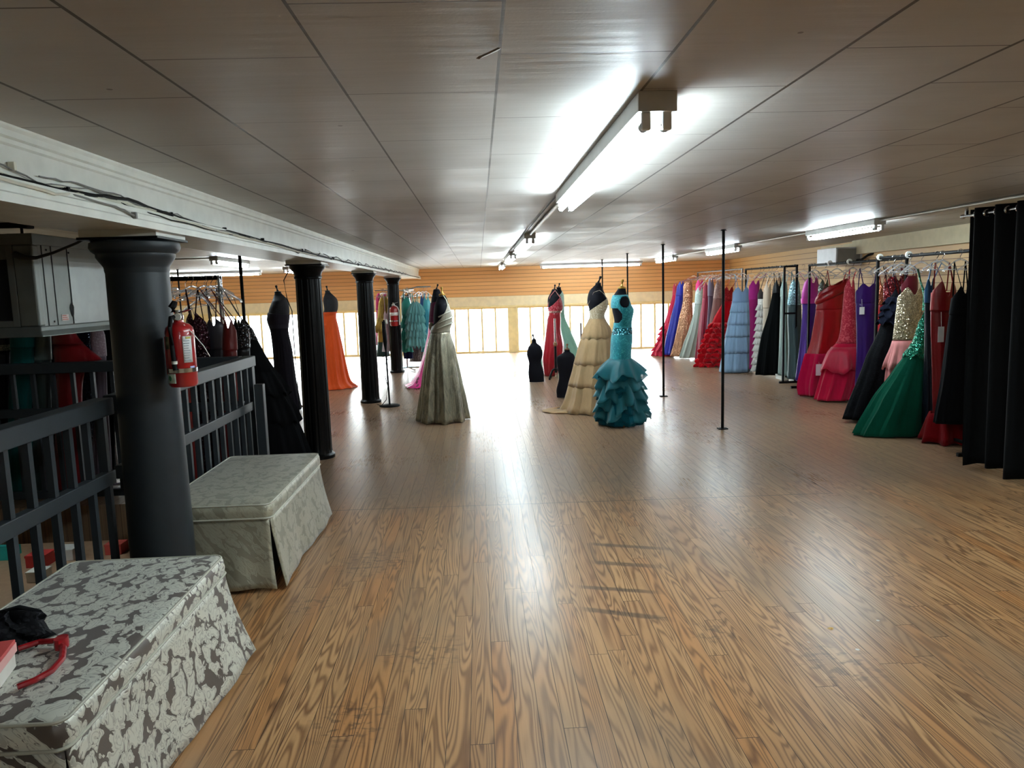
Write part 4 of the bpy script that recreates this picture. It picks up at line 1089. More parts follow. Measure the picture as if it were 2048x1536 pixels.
t, S = hung('mauve', 'dusty mauve grey gown behind the burgundy gown', fabric('satin', (112, 100, 122)), fabric('chiffon', (110, 92, 110)), 1.4, bar=R4, drop=.1)
t, S = hung('taupe', 'dusty taupe lace gown just behind the red ruffled gown', fabric('lace', (150, 118, 112), (186, 160, 150)), fabric('chiffon', (156, 118, 112)), 1.35, bar=R4, drop=.1, bmax=.1)
t, S = hung('redruffle', 'bright red gown with tiers of curled ruffles down the skirt', fabric('sequin', (190, 16, 30)), fabric('tulle', (214, 12, 34)), 1.30, bar=R4, n=7, amp=.05, bmax=.15, kd=.8)
for k in range(9):
    z = .87-k*.098
    ruffle(S, t, fabric('tulle', (216, 8, 30)), z, z-.10, .0, .05, .028, 12, ph=k*1.7, zj=.03, puff=True, rows_=7)
# --- middle rack
t, S = hung('lightblue', 'light blue chiffon gown in flat tiers', fabric('chiffon', (136, 166, 200)), fabric('chiffon', (146, 178, 208)), 1.30, bar=(4.80, 1.885), n=11, amp=.03, drop=.1, bmax=.2, kd=.6)
for za, zb in ((1.29, 1.11), (1.12, .88), (.90, .66), (.68, .36), (.40, .02)):
    ruffle(S, t, fabric('chiffon', (150, 182, 212)), za, zb, .006, .016, .006, 17, name='tier', zj=.006)
obj('waistband', BM().rings([[S.pt(z, 2*PI*j/48, .01, False) for j in range(48)] for z in (1.285, 1.31)]), fabric('chiffon', (124, 154, 188)), t)
t, S = hung('magenta', 'slim magenta gown right behind the light blue tiered gown', fabric('chiffon', (150, 28, 112)), fabric('chiffon', (138, 20, 92)), 1.35, bar=R3, n=6, amp=.08)
t, S = hung('ivory', 'ivory gown with feathered ruffle edge and white tag', fabric('satin', (40, 34, 36)), fabric('lace', (196, 192, 186), (224, 222, 218)), 1.36, bar=R3, n=6)
for k in range(10): ruffle(S, t, fabric('tulle', (218, 216, 212)), 1.25-k*.12, 1.16-k*.12, .0, .02, .014, 16, ph=k, zj=.01)
price_tag(t, (5.0, S.Y-.12, 1.27), .06, .08)
t, S = hung('champ_peek', 'champagne bodice gown between the ivory and the black ball gowns', fabric('satin', (190, 172, 152)), fabric('satin', (176, 160, 142)), 1.2, bar=R3)
t, S = hung('blackball', 'wide black tulle ball gown on the middle rack', fabric('satin', (12, 12, 14)), fabric('tulle', (13, 16, 17)), 1.46, bar=R3, n=9, amp=.07, bmax=.2, kd=.5, drop=.12)
t, S = hung('palemint', 'pale mint green gown peeking out behind the wide black gown', fabric('satin', (136, 158, 152)), fabric('satin', (110, 130, 126)), 1.4, bar=R3)
t, S = hung('paleblue', 'pale blue beaded gown with grey green satin skirt beside the braced rack end', fabric('sequin', (150, 196, 206)), fabric('satin', (58, 78, 80)), 1.27, bar=R3, n=6, amp=.08, drop=.1)
# --- second rack
t, S = hung('purple', 'magenta topped gown with violet purple skirt', fabric('satin', (178, 36, 150)), fabric('satin', (62, 20, 122)), 1.30, bar=(5.02, 1.87), n=6, amp=.09, drop=.15)
obj('sash', BM().rings([[S.pt(z, 2*PI*j/48, .014+.004*math.sin(j), False) for j in range(48)] for z in (1.29, 1.33, 1.37)]), fabric('satin', (190, 44, 156)), t)
t, S = hung('greysequin', 'grey green sequin gown peeking between the purple and big red gowns', fabric('sequin', (118, 128, 118)), fabric('sequin', (90, 98, 92)), 1.3, bar=R2)
price_tag(t, (5.06, S.Y-.1, 1.33), .07, .12, plain('grey card', (150, 140, 140), .6))
t, S = hung('redbig', 'big glossy red satin gown with folded off shoulder collar', fabric('satin', (146, 5, 16)), fabric('satin', (150, 4, 18)), 1.25, bar=R2, n=5, amp=.15, bmax=.19, drop=.0)
b = BM(); rows = []
for i in range(8):
    a2 = i/7*PI
    rows.append([S.pt(1.50-.085*math.cos(a2)*.9-.02, 2*PI*j/60, .012+.04*math.sin(a2), False)+Vector((0, 0, .10*math.cos(2*PI*j/60))) for j in range(60)])
b.rings(rows); obj('collar', b, fabric('satin', (138, 5, 15)), t)
skirt(S, t, fabric('tulle', (206, 16, 74)), 'overskirt', zt=.62, zb=.03, off=.02)
price_tag(t, (4.72, S.Y-.16, .40), .09, .16, plain('sheer white tag', (220, 196, 204), .6), .03)
t, S = hung('crimson', 'crimson mermaid gown with lace bodice and tulle flounce', fabric('lace', (150, 20, 44), (196, 84, 92)), fabric('tulle', (206, 22, 66)), .80, bar=R2, n=10, amp=.06, bmax=.19, kd=.75, drop=.12)
ruffle(S, t, fabric('organza', (214, 30, 74)), .74, .42, .012, .05, .03, 6, name='flounce', zj=.03)
skirt(S, t, fabric('satin', (196, 70, 76)), 'lining', zt=.5, zb=.03, off=-.02)
t, S = hung('darkpurple', 'dark purple satin gown with white tag', fabric('satin', (42, 10, 80)), fabric('satin', (38, 9, 76)), 1.35, bar=R2, n=5, amp=.08, drop=.05)
price_tag(t, (4.90, S.Y-.1, 1.24), .065, .095)
t, S = hung('redgold', 'deep red gown trimmed with gold beads', fabric('sequin', (170, 90, 60)), fabric('satin', (150, 14, 22)), 1.33, bar=R2, n=6)
t, S = hung('darkred', 'dark red beaded gown behind the black lace gown', fabric('sequin', (116, 16, 24)), fabric('satin', (100, 12, 20)), 1.4, bar=R2)
t, S = hung('wine', 'strapless wine gown behind the champagne sequin gown', fabric('satin', (86, 14, 30)), fabric('satin', (76, 14, 28)), 1.45, bar=R2, drop=.0)
# --- nearest rack
t, S = hung('navylace', 'black navy lace gown with ruffled shoulder', fabric('lace', (7, 8, 13), (14, 15, 22)), fabric('lace', (7, 8, 11), (14, 15, 18)), 1.15, bar=(4.64, 1.875), n=7, amp=.05, bmax=.14, kd=.5)
for k in range(4): ruffle(S, t, fabric('tulle', (24, 28, 44)), 1.43-k*.07, 1.36-k*.075, .02, .045, .016, 7, name='shoulder_ruffle', ph=k*2, zj=.02)
t, S = hung('champagne', 'strapless champagne sequin gown with pink chiffon skirt', fabric('sequin', (196, 182, 152)), fabric('chiffon', (232, 150, 150)), .98, bar=R1, n=12, amp=.06, drop=.09, straps=False)
ruffle(S, t, fabric('chiffon', (236, 158, 156)), .96, .66, .008, .03, .016, 9, name='peplum', zj=.02)
t, S = hung('emerald', 'emerald green mermaid gown with sequin bodice and wide tulle skirt', fabric('sequin', (10, 120, 92)), fabric('tulle', (10, 92, 70)), .92, bar=(4.58, 1.875), n=12, amp=.045, bmax=.22, kd=.5, drop=.0, straps=False)
b = BM().tube([S.pt(1.30, -PI/2-.4, .004, False), (4.60, S.Y-.055, 1.45), (4.555, S.Y-.04, 1.6), (4.54, S.Y-.01, 1.73)], [.03, .034, .03, .018], 8, .35)
obj('shoulder_strap', b, fabric('sequin', (14, 124, 96)), t)
b = BM(); rows = []
for i in range(6):
    v = i/5
    rows.append([S.pt(.96-.14*v, 2*PI*j/60, .012, True)+Vector((0, 0, -.03*v*math.sin(7*2*PI*j/60))) for j in range(60)])
b.rings(rows); obj('sequin_applique', b, fabric('sequin', (12, 130, 100)), t, solid=.002)
price_tag(t, (4.63, S.Y-.1, 1.28), .04, .22, plain('white hang ribbon', (206, 206, 200), .6), .04)
t, S = hung('bluepeek', 'dark teal blue gown just right of the emerald strap', fabric('satin', (14, 60, 92)), fabric('satin', (6, 12, 22)), 1.4, bar=(4.60, 1.875))
t, S = hung('redhalter', 'red satin gown with keyhole neckline and hanging white tag', fabric('satin', (136, 7, 15)), fabric('satin', (112, 5, 12)), 1.33, bar=(4.52, 1.875), n=6, amp=.08, drop=.16)
price_tag(t, (4.46, S.Y-.12, 1.09), .06, .15, None, .14)
ruffle(S, t, fabric('tulle', (124, 6, 14)), .30, .015, .03, .12, .03, 8, name='train', zj=.01)
t, S = hung('blackend', 'black gown at the very end of the rack touching the curtain', fabric('velvet', (10, 11, 15)), fabric('chiffon', (11, 13, 18)), 1.3, bar=(4.50, 1.875), n=7, amp=.05, bmax=.1, kd=.3)

# empty hangers & size dividers on the right racks
for i, (X, Y, zb, lb) in enumerate(((5.08, 16.0, 1.9, 'empty clear hanger between the mint and burgundy gowns'), (5.08, 15.5, 1.9, 'empty clear hanger above the burgundy gown'), (5.08, 14.9, 1.9, 'empty clear hanger above the red ruffled gown'), (5.08, 14.45, 1.9, 'empty clear hanger at the near end of the farthest rack'), (5.08, 13.9, 1.885, 'empty clear hanger above the light blue tiered gown'), (5.08, 13.45, 1.885, 'empty clear hanger right of the light blue gown'), (5.08, 12.5, 1.885, 'empty clear hanger right of the wide black gown'), (5.02, 11.2, 1.87, 'empty clear hanger right of the magenta and purple gown'), (5.02, 10.75, 1.87, 'empty clear hanger above the grey green sequin gown'), (5.02, 10.15, 1.87, 'empty clear hanger above the big red gown'), (5.02, 9.75, 1.87, 'empty clear hanger above the crimson lace gown'), (5.02, 9.35, 1.87, 'empty clear hanger right of the dark purple gown'), (5.02, 8.8, 1.87, 'empty clear hanger above the dark red beaded gown'), (4.6, 8.2, 1.875, 'empty clear hanger above the champagne sequin gown'), (4.58, 7.85, 1.875, 'empty clear hanger left of the emerald strap'), (4.55, 6.75, 1.875, 'empty clear hanger beside the black curtain'))):
    hanger(X, Y, zb, lb, HR, random.uniform(-.5, .5), tilt=random.uniform(-.15, .15), zr=random.uniform(0, .03))
for i, (X, Y, zb) in enumerate(((5.02, 10.62, 1.87), (5.02, 10.05, 1.87), (4.6, 8.50, 1.875), (4.6, 7.92, 1.875))):
    b = BM().lathe([(.017, -.012), (.036, -.010), (.036, .010), (.017, .012)], (X, Y, zb+.012), 20, axis='y', cap=False)
    tag(obj('size_divider', b, m_white), ['white size divider disc on the bar left of the big red gown', 'white size divider disc on the bar above the crimson gown', 'white size divider disc on the bar above the champagne gown', 'white size divider disc on the bar above the emerald gown'][i], 'divider', 'size dividers on the rack bars')
for i, (X, Y, dx) in enumerate(((5.10, 12.38, .09), (5.16, 12.0, .08))):
    b = BM().box(X-dx, X+dx, Y-.13, Y+.13, .0, .075)
    o = obj('shoe_box', b, m_white, smooth=False, bevel=.008); tag(o, ['flat white box on the floor under the wide black gown', 'flat white box on the floor by the braced rack end post'][i], 'box', 'white boxes under the racks')
    obj('lid', BM().box(X-dx-.004, X+dx+.004, Y-.134, Y+.134, .055, .08), m_white, o, smooth=False, bevel=.004)

# --- left rack behind the railing
GL, HL = 'gowns on the rack behind the railing', 'clear hangers on the left rack'
L1 = lambda k: (None, 1.832)
def lh(key, *a, **k):
    S0 = curve(key)
    return hung(key, *a, group=GL, hgroup=HL, bar=(k.pop('bx', S0[0](S0[3])[0]), 1.832), **k)
t, S = lh('wineseq', 'black wine sequin gown behind the fire extinguisher', fabric('sequin', (64, 16, 32)), fabric('sequin', (40, 14, 24)), 1.2, bmax=.09)
t, S = lh('charcoal', 'charcoal grey shiny satin gown behind the railing', fabric('satin', (70, 68, 78)), fabric('satin', (58, 56, 64)), 1.2, bmax=.1, amp=.1)
t, S = lh('darkredL', 'dark red gown beside the chrome rack post', fabric('satin', (110, 26, 24)), fabric('satin', (90, 16, 18)), 1.2, bmax=.08, bx=-2.40)
t, S = lh('blackseq', 'black sequin gown just behind the chrome rack post', fabric('sequin', (40, 38, 40)), fabric('satin', (20, 20, 22)), 1.2, bmax=.06, bx=-2.37)
t, S = lh('blacktrain', 'black gown with long spreading tiered train beside the railing end', fabric('sequin', (34, 33, 36)), fabric('chiffon', (16, 17, 20)), 1.25, n=9, amp=.04, bmax=.14, kd=.5, nohang=True)
for za, zb in ((.95, .70), (.72, .42), (.45, .03)):
    ruffle(S, t, fabric('chiffon', (18, 19, 22)), za, zb, .0, .03, .012, 11, name='tier', zj=.02)
for q, (X, yaw, tl, zr, lb) in enumerate(((-2.95, .5, .5, 0, 'tilted empty clear hanger at the left end of the rack behind the railing'), (-2.78, -.35, .45, .02, 'second tilted clear hanger behind the railing'), (-2.66, .7, .1, .0, 'empty clear hanger seen nearly end on behind the railing'), (-2.56, -.6, -.2, .03, 'empty clear hanger drooping in the middle of the rack behind the railing'), (-2.47, .3, .25, .045, 'lowest clear hanger on the rack behind the railing'), (-2.36, -.2, -.12, .0, 'empty clear hanger crossing the chrome rack post'))):
    h, at = hanger(X, 7.0, 1.832, lb, HL, yaw, .21, tl, zr+.03, 1.5)
    p = at(.14*(1 if q % 2 else -1), -.07)
    obj('dangling_strap', BM().tube([p, (p[0]+.03, p[1], p[2]-.12), (p[0]+.04, p[1]+.01, p[2]-.24)], .0025, 5), m_gun, h)
# --- far left rack behind the crosswise railing
GF, HF = 'gowns under the metal cooler cabinet', 'hangers under the metal cooler cabinet'
def fh(key, *a, **k):
    S0 = curve(key); k.setdefault('bmax', .08); k.setdefault('drop', .03)
    return hung(key, *a, group=GF, hgroup=HF, bar=(S0[0](S0[3])[0], 1.80), hang_r=.1, **k)
t, S = fh('blackbead', 'black gown with silver beaded belt under the metal cabinet', fabric('satin', (16, 16, 20)), fabric('satin', (14, 14, 18)), 1.26)
obj('beaded_belt', BM().rings([[S.pt(z, 2*PI*j/48, .014, False) for j in range(48)] for z in (1.262, 1.31)]), fabric('sequin', (190, 186, 160)), t)
fh('tealL', 'narrow teal chiffon gown hanging under the metal cabinet', fabric('chiffon', (24, 122, 120)), fabric('chiffon', (16, 100, 98)), 1.3, amp=.2, n=3)
fh('greysatin', 'grey green satin gown hanging beside the narrow teal gown', fabric('satin', (108, 128, 122)), fabric('satin', (60, 78, 76)), 1.18, amp=.12, n=4)
fh('redL', 'dark red gown with skirt pulled out in a triangle behind the railing', fabric('satin', (132, 14, 22)), fabric('satin', (126, 12, 20)), 1.32, amp=.05, n=4)
fh('navyseqL', 'navy sequin gown half hidden behind the dark red triangle skirt', fabric('sequin', (26, 44, 72)), fabric('sequin', (20, 30, 50)), 1.2)
for kk, lb_ in (('blackfillA', 'added black filler gown behind the teal gown under the metal cabinet'), ('blackfillB', 'added black filler gown behind the grey green and dark red gowns'), ('blackfillC', 'added black filler gown behind the lilac lace gown beside the thick column')):
    fh(kk, lb_, fabric('velvet', (9, 9, 11)), fabric('velvet', (9, 9, 11)), 1.2, bmax=.05, bod=.04)  # added dark gowns that block bright window gaps between the others
fh('lilac', 'dusty lilac lace gown just left of the thick column', fabric('lace', (140, 118, 128), (170, 150, 160)), fabric('chiffon', (128, 112, 124)), 1.2)
t, S = lh('redhidden', 'red gown seen through the balusters past the thick column', fabric('satin', (120, 20, 24)), fabric('satin', (150, 30, 26)), 1.2, bmax=.07, bx=-2.75)

# --- four way rack
GC, HC = 'short dresses on the four way rack', 'hangers on the four way rack'
def ch(key, *a, **k):
    S0 = curve(key); k.setdefault('bmax', .1)
    return hung(key, *a, group=GC, hgroup=HC, bar=(S0[0](S0[3])[0], 1.72), hang_r=.12, cat='dress', name='short_dress', **k)
ch('hotpink', 'hot pink dress on the chrome rack behind the gold dress', fabric('satin', (214, 20, 110)), fabric('satin', (196, 16, 100)), 1.3)
t, S = ch('gold', 'draped metallic gold dress left of the farthest column', fabric('glitter', (188, 156, 72)), fabric('glitter', (176, 142, 60)), 1.05, amp=.1, n=4, drop=.0)
ruffle(S, t, fabric('glitter', (190, 160, 76)), 1.12, .86, .01, .05, .03, 4, name='drape', zj=.04)
ch('darkgreen', 'dark green dress hanging below the gold dress', fabric('satin', (36, 66, 62)), fabric('satin', (40, 70, 68)), 1.0)
ch('whitepink', 'white and pink dress hem beside the farthest column', fabric('tulle', (226, 210, 216)), fabric('tulle', (232, 222, 226)), .8)
ch('blackfloral', 'black and wine dress behind the teal strapless dress', fabric('floral', (20, 18, 24), (140, 20, 40)), fabric('satin', (18, 18, 22)), 1.2)
t, S = ch('tealmini', 'teal strapless dress with ruffled side on the chrome rack', fabric('satin', (70, 190, 176)), fabric('satin', (52, 164, 150)), 1.2, drop=-.04, amp=.1, n=5)
for k in range(3): ruffle(S, t, fabric('organza', (84, 204, 188)), 1.1-k*.25, .9-k*.25, .0, .05, .02, 5, ph=k)
t, S = ch('aqua', 'pale aqua tulle dress in feathery tiers on the chrome rack', fabric('tulle', (124, 198, 200)), fabric('tulle', (112, 186, 190)), 1.33, amp=.04)
for k, (za, zb) in enumerate(((1.44, 1.20), (1.30, 1.02), (1.08, .86), (.98, .72), (.84, .52))):
    ruffle(S, t, fabric('tulle', (140, 210, 210)), za, zb, .0, .055, .022, 17, ph=k*2.1, zj=.035, rows_=6)
ch('aquasatin', 'smooth aqua blue dress at the right end of the chrome rack', fabric('satin', (90, 198, 208)), fabric('satin', (70, 170, 190)), 1.3)
ch('bluemini', 'deep blue dress between the two aqua dresses', fabric('satin', (30, 86, 160)), fabric('satin', (34, 90, 160)), 1.3)
ch('navymini', 'navy dress hem below the teal strapless dress', fabric('velvet', (22, 24, 60)), fabric('velvet', (24, 26, 66)), .8)
ch('silverseq', 'silver grey sequin dress hem below the aqua tulle dress', fabric('sequin', (140, 126, 124)), fabric('sequin', (136, 120, 120)), .8)

# ------------------------------------------------------------------ dress forms
def peg(b, x, y, z, dx=0.0, h=.085):
    b.tube([(x, y, z), (x+dx*.3, y, z+h*.3), (x+dx*.5, y, z+h*.5), (x+dx*.8, y, z+h*.8), (x+dx, y, z+h)], [.02, .010, .009, .018, .015], 10)
def form(key, label, zbot, capmat, dx=0.0, pmat=None, stand=True, legs=True, mat=None, peg_h=.085, hipz=None, floor=False, facing=0):
    S = Shape(key, -1, 'form'); S.zw = -9
    zt = S.z1
    x, h = S.f(zt)
    t = thing('dress_form', label, 'dress form', (x, S.Y, 0), 'dress forms on the floor')
    rows = []
    nz = 44; zb = zbot
    for i in range(nz+1):
        z = zb+(zt-zb)*i/nz
        X, H, B = S.half(z)
        if facing: B = min(B, H*.62)*1.0 if facing == 1 else B
        H = H-.006
        row = []
        for j in range(48):
            a = 2*PI*j/48
            row.append((X+H*math.cos(a), S.Y+(B-.006)*math.sin(a), z))
        rows.append(row)
    obj('torso', BM().rings(rows, cap0=True, cap1=True), mat or m_form, t)
    X, H, B = S.half(zt)
    if facing: B = min(B, H*.8)
    R = max(.03, min(H, B))
    cap = obj('neck_cap', BM().lathe([(R*1.02, zt-.006), (R*1.06, zt), (R*1.0, zt+.012), (R*.5, zt+.02)], (X, S.Y, 0), 20), capmat, t)
    b = BM(); peg(b, X, S.Y, zt+.015, dx, peg_h); obj('peg', b, pmat or capmat, t)
    if stand:
        obj('pole', BM().cyl((X, S.Y, .06), (X, S.Y, zb+.02), .014), m_gun, t)
        for k in range(3):
            a = k*2*PI/3+.35
            obj('leg', BM().tube([(X, S.Y, .20), (X+.10*math.cos(a), S.Y+.10*math.sin(a), .13), (X+.24*math.cos(a), S.Y+.24*math.sin(a), .035), (X+.285*math.cos(a), S.Y+.285*math.sin(a), .012)], [.012, .013, .012, .011], 8), m_woodcap, t)
    return t, S

FG = 'gowns shown on dress forms'
def worn(key, label, zw, amp=.06, n=8, kd=1.0, ph=None):
    S = Shape(key, zw, 'form', kd=kd, amp=amp, n=n, ph=ph)
    t = thing('gown', label, 'gown', (S.f(S.z0)[0], S.Y, S.z0), FG)
    return t, S
def slant(zf, zb_, p=1.0, front=0.0):
    """neckline falling from the front height zf to the back height zb_"""
    return lambda a: zb_+(zf-zb_)*((1+math.cos(a-front))/2)**p

# pewter gown
form('silver', 'dress form with gold neck cap wearing the pewter gown', 1.145, m_gold, -.004)
t, S = worn('silver', 'pewter metallic ball gown with open back on the foremost middle form', 1.15, amp=.10, n=8, ph=.4)
mp = fabric('glitter', (150, 144, 124))
skirt(S, t, mp, hem=-.015)
bodice(S, t, fabric('satin', (150, 144, 128)), slant(1.50, 1.21, 1.25))
for k, z in enumerate((1.20, 1.27, 1.35)):
    b = BM().tube([S.pt(z+.05*math.cos(a)*.5+.03*math.cos(a), a, .008, False) for a in [-1.9+k2*.19 for k2 in range(21)]], .012, 6, .8)
    obj('drape_fold', b, fabric('satin', (150, 144, 128)), t)
for sg in (-1, 1):
    obj('strap', BM().tube([S.pt(1.46, sg*.55, .006, False), S.pt(1.54, sg*.8, .007, False), S.pt(1.59, sg*1.2, .008, False), S.pt(1.585, sg*2.2, .008, False)], .009, 6, .4), mp, t)
obj('sash_knot', BM().lathe([(.02, -.05), (.034, -.02), (.034, .02), (.018, .05)], S.pt(1.21, PI, .01, False), 10), mp, t)
# magenta floral gown behind
form('magform', 'dress form with black neck peg half hidden behind the pewter gown', 1.13, m_black, .03)
t, S = worn('magform', 'magenta floral gown with floor train, behind the pewter gown', 1.13, amp=.06, n=6)
skirt(S, t, fabric('floral', (226, 40, 140), (110, 16, 60)), hem=0)
bodice(S, t, fabric('velvet', (70, 22, 44)), slant(1.5, 1.45))
# red gown
form('redform', 'dress form with black peg wearing the red gown', 1.19, m_black, .012)
t, S = worn('redform', 'red mermaid gown with beaded waist on a form left of the mint gown', 1.20, amp=.05, n=7)
skirt(S, t, fabric('satin', (146, 12, 28)))
bodice(S, t, fabric('lace', (150, 24, 42), (196, 130, 130)), slant(1.50, 1.28, 1.1))
obj('beaded_belt', BM().rings([[S.pt(z, 2*PI*j/48, .011, False) for j in range(48)] for z in (1.19, 1.225)]), fabric('sequin', (214, 170, 160)), t)
for sg in (-1, 1):
    obj('strap', BM().tube([S.pt(1.47, sg*.7, .006, False), S.pt(1.55, sg*1.1, .008, False), S.pt(1.60, sg*1.5, .008, False), S.pt(1.5, sg*2.4, .008, False), S.pt(1.3, sg*2.9, .008, False)], .009, 6, .5), fabric('lace', (196, 90, 90), (220, 190, 180)), t)
# mint gown
form('mintform', 'dress form wearing the mint gown, behind the red gown', 1.18, m_black, .02)
t, S = worn('mintform', 'pale mint tulle gown with wide skirt behind the red gown', 1.18, amp=.05, n=10)
skirt(S, t, fabric('tulle', (168, 216, 196)))
bodice(S, t, fabric('lace', (150, 190, 178), (206, 222, 214)), slant(1.58, 1.45))
# champagne gown
form('champform', 'tall dress form with black peg wearing the champagne tiered gown', 1.235, m_black, .035)
t, S = worn('champform', 'champagne tiered tulle gown with lace bodice and small train', 1.24, amp=.06, n=9)
mt = fabric('tulle', (210, 178, 134)); ml = fabric('lace', (168, 150, 122), (214, 204, 182))
skirt(S, t, mt)
for za, zb in ((1.24, .97), (.98, .63), (.66, .34), (.38, .015)):
    ruffle(S, t, mt, za, zb, .003, .008, .004, 13, name='tier', zj=.012)
bodice(S, t, ml, slant(1.50, 1.33, .9))
for sg in (-1, 1):
    obj('strap', BM().tube([S.pt(1.47, sg*.45, .006, False), S.pt(1.54, sg*.8, .008, False), S.pt(1.60, sg*1.35, .008, False), S.pt(1.575, sg*2.1, .008, False), S.pt(1.42, sg*2.8, .008, False)], .006, 6, .5), ml, t)
obj('train', BM().rings([[(1.25+.33*k*math.cos(a)*1.0-.12*k, 9.95+.26*k*math.sin(a), .012+(1-k)*.06+.004*math.sin(a*9)) for a in [q*2*PI/60 for q in range(60)]] for k in (.55, .75, .9, 1.0)]), mt, t, solid=.003)
# teal gown
form('tealform', 'dress form with gold neck cap wearing the teal mermaid gown', 1.0, m_gold, .006, pmat=m_gold)
t, S = worn('tealform', 'teal mermaid gown with ruffled organza flounces, foremost on the right', .80, amp=.05, n=9, kd=.95)
mteal = fabric('lace', (24, 124, 136), (60, 164, 172)); morg = fabric('organza', (40, 140, 154)); mtul = fabric('tulle', (18, 104, 122))
skirt(S, t, mtul)
def keepf(c):
    if c.z < 1.2: return True
    if ((c.x-1.692)/.062)**2+((c.z-1.462)/.068)**2 < 1: return False      # round armholes
    if c.x < 1.66 and 1.215 < c.z < 1.39 and (c.x-1.57) < (.155-abs(c.z-1.29)*1.0)*.72: return False   # open back
    return c.z < 1.545
bodice(S, t, mteal, lambda a: 1.56, nz=90, nseg=128, keep=keepf)
obj('bead_trim', BM().rings([[S.pt(z, 2*PI*j/64, .008, False) for j in range(64)] for z in (1.08, 1.16)]), fabric('sequin', (26, 122, 134)), t)
for k, (za, zb, o1) in enumerate(((.80, .58, .125), (.68, .44, .085), (.56, .30, .075), (.44, .19, .065), (.30, .08, .05))):
    ruffle(S, t, morg, za, zb, .0, o1, .042, 6, ph=k*1.9, zj=.04, rows_=8)
    ruffle(S, t, mtul, za-.03, zb-.02, .0, o1*.5, .02, 8, ph=k*1.1+2, zj=.02, rows_=6, name='under_ruffle')
# orange gown
form('orangeform', 'dark dress form with painted-in flare and black peg wearing the orange gown', 1.29, m_black, -.012, mat=m_form_flare)
t, S = worn('orangeform', 'bright orange strapless chiffon gown with short train', 1.30, amp=.05, n=11)
mo = fabric('chiffon', (236, 92, 30))
skirt(S, t, mo)
bodice(S, t, mo, slant(1.345, 1.345))
obj('train', BM().rings([[(-2.63+.36*k*math.cos(a)+.06, 13.4+.34*k*math.sin(a), .01+(1-k)*.12+.006*math.sin(a*11)) for a in [q*2*PI/60 for q in range(60)]] for k in (.6, .8, .92, 1.0)]), mo, t, solid=.003)
# black sheath gown
form('blackform', 'tall dark dress form with painted-in flare wearing the slim black gown by the second column', 1.20, m_black, -.018, mat=m_form_flare)
t, S = worn('blackform', 'slim black gown on the tall form left of the second column', 1.20, amp=.03, n=8, kd=.9)
skirt(S, t, fabric('chiffon', (26, 22, 30)))
bodice(S, t, fabric('velvet', (38, 34, 42)), slant(1.42, 1.38, front=PI))
# bare torsos on the floor
form('torsoG', 'bare black torso form standing on the floor left of the red gown', .004, m_black, -.022, stand=False, facing=1)
form('torsoH', 'bare black torso form with brown wooden cap in front of the champagne gown', .004, m_woodcap, .004, stand=False, facing=1, peg_h=.07)
# spare stands
def stand(X, Y, h, label):
    t = thing('form_stand', label, 'stand', (X, Y, 0), 'empty dress form stands')
    obj('pole', BM().cyl((X, Y, .45), (X, Y, h), .016, 12), m_steel, t)
    obj('outer_tube', BM().cyl((X, Y, .12), (X, Y, .62), .022, 12), m_gun, t)
    obj('collar', BM().lathe([(.024, .60), (.034, .62), (.034, .66), (.02, .68)], (X, Y, 0), 14), m_woodcap, t)
    for k in range(4):
        a = k*PI/2+.6
        lg = obj('leg', BM().tube([(X, Y, .20), (X+.09*math.cos(a), Y+.09*math.sin(a), .16), (X+.15*math.cos(a), Y+.15*math.sin(a), .05)], [.018, .016, .013], 8), m_gun, t)
        obj('foot', BM().lathe([(.018, 0), (.02, .01), (.016, .05)], (X+.15*math.cos(a), Y+.15*math.sin(a), 0), 10), m_gun, lg)
stand(1.352, 13.5, 1.10, 'empty form stand with pale metal pole in front of the red gown')
stand(1.70, 12.6, 1.05, 'empty form stand with dark pole tip left of the champagne gown')

# slim floor stand by the third column
t = thing('floor_stand', 'slim black stand on round base beside the third column', 'stand', (-1.36, 10.95, 0))
obj('base', BM().lathe([(.15, 0), (.15, .012), (.13, .02), (.03, .026)], (-1.36, 10.95, 0), 32), m_gun, t)
obj('pole', BM().cyl((-1.36, 10.95, .02), (-1.385, 10.95, 1.26), .013, 12), m_gun, t)
obj('sleeve', BM().tube([(-1.376, 10.94, .82), (-1.378, 10.94, .95), (-1.384, 10.94, 1.1), (-1.388, 10.94, 1.24)], [.014, .032, .03, .024], 10), m_gun, t)
obj('head', BM().box(-1.365, -1.335, 10.93, 10.96, 1.20, 1.27), m_white, t, smooth=False, bevel=.008)
obj('power_cord', BM().tube([(-1.35, 10.93, .7), (-1.39, 10.9, .62), (-1.40, 10.9, .45), (-1.37, 10.92, .3), (-1.40, 10.9, .1), (-1.48, 10.95, .01), (-1.56, 11.1, .006)], .005, 6), m_gun, t)
b = BM().rings([[(1.62+.014*k*math.cos(a)*(1+.4*math.sin(3*a)), 3.33+.012*k*math.sin(a), .001+.008*(1-k)) for a in [q*PI/5 for q in range(10)]] for k in (1, .6, .2)], cap0=True, cap1=True)
tag(obj('paper_scrap', b, plain('yellow scrap', (220, 180, 110), .7)), 'tiny yellow scrap on the bare floor boards in the foreground', 'scrap')

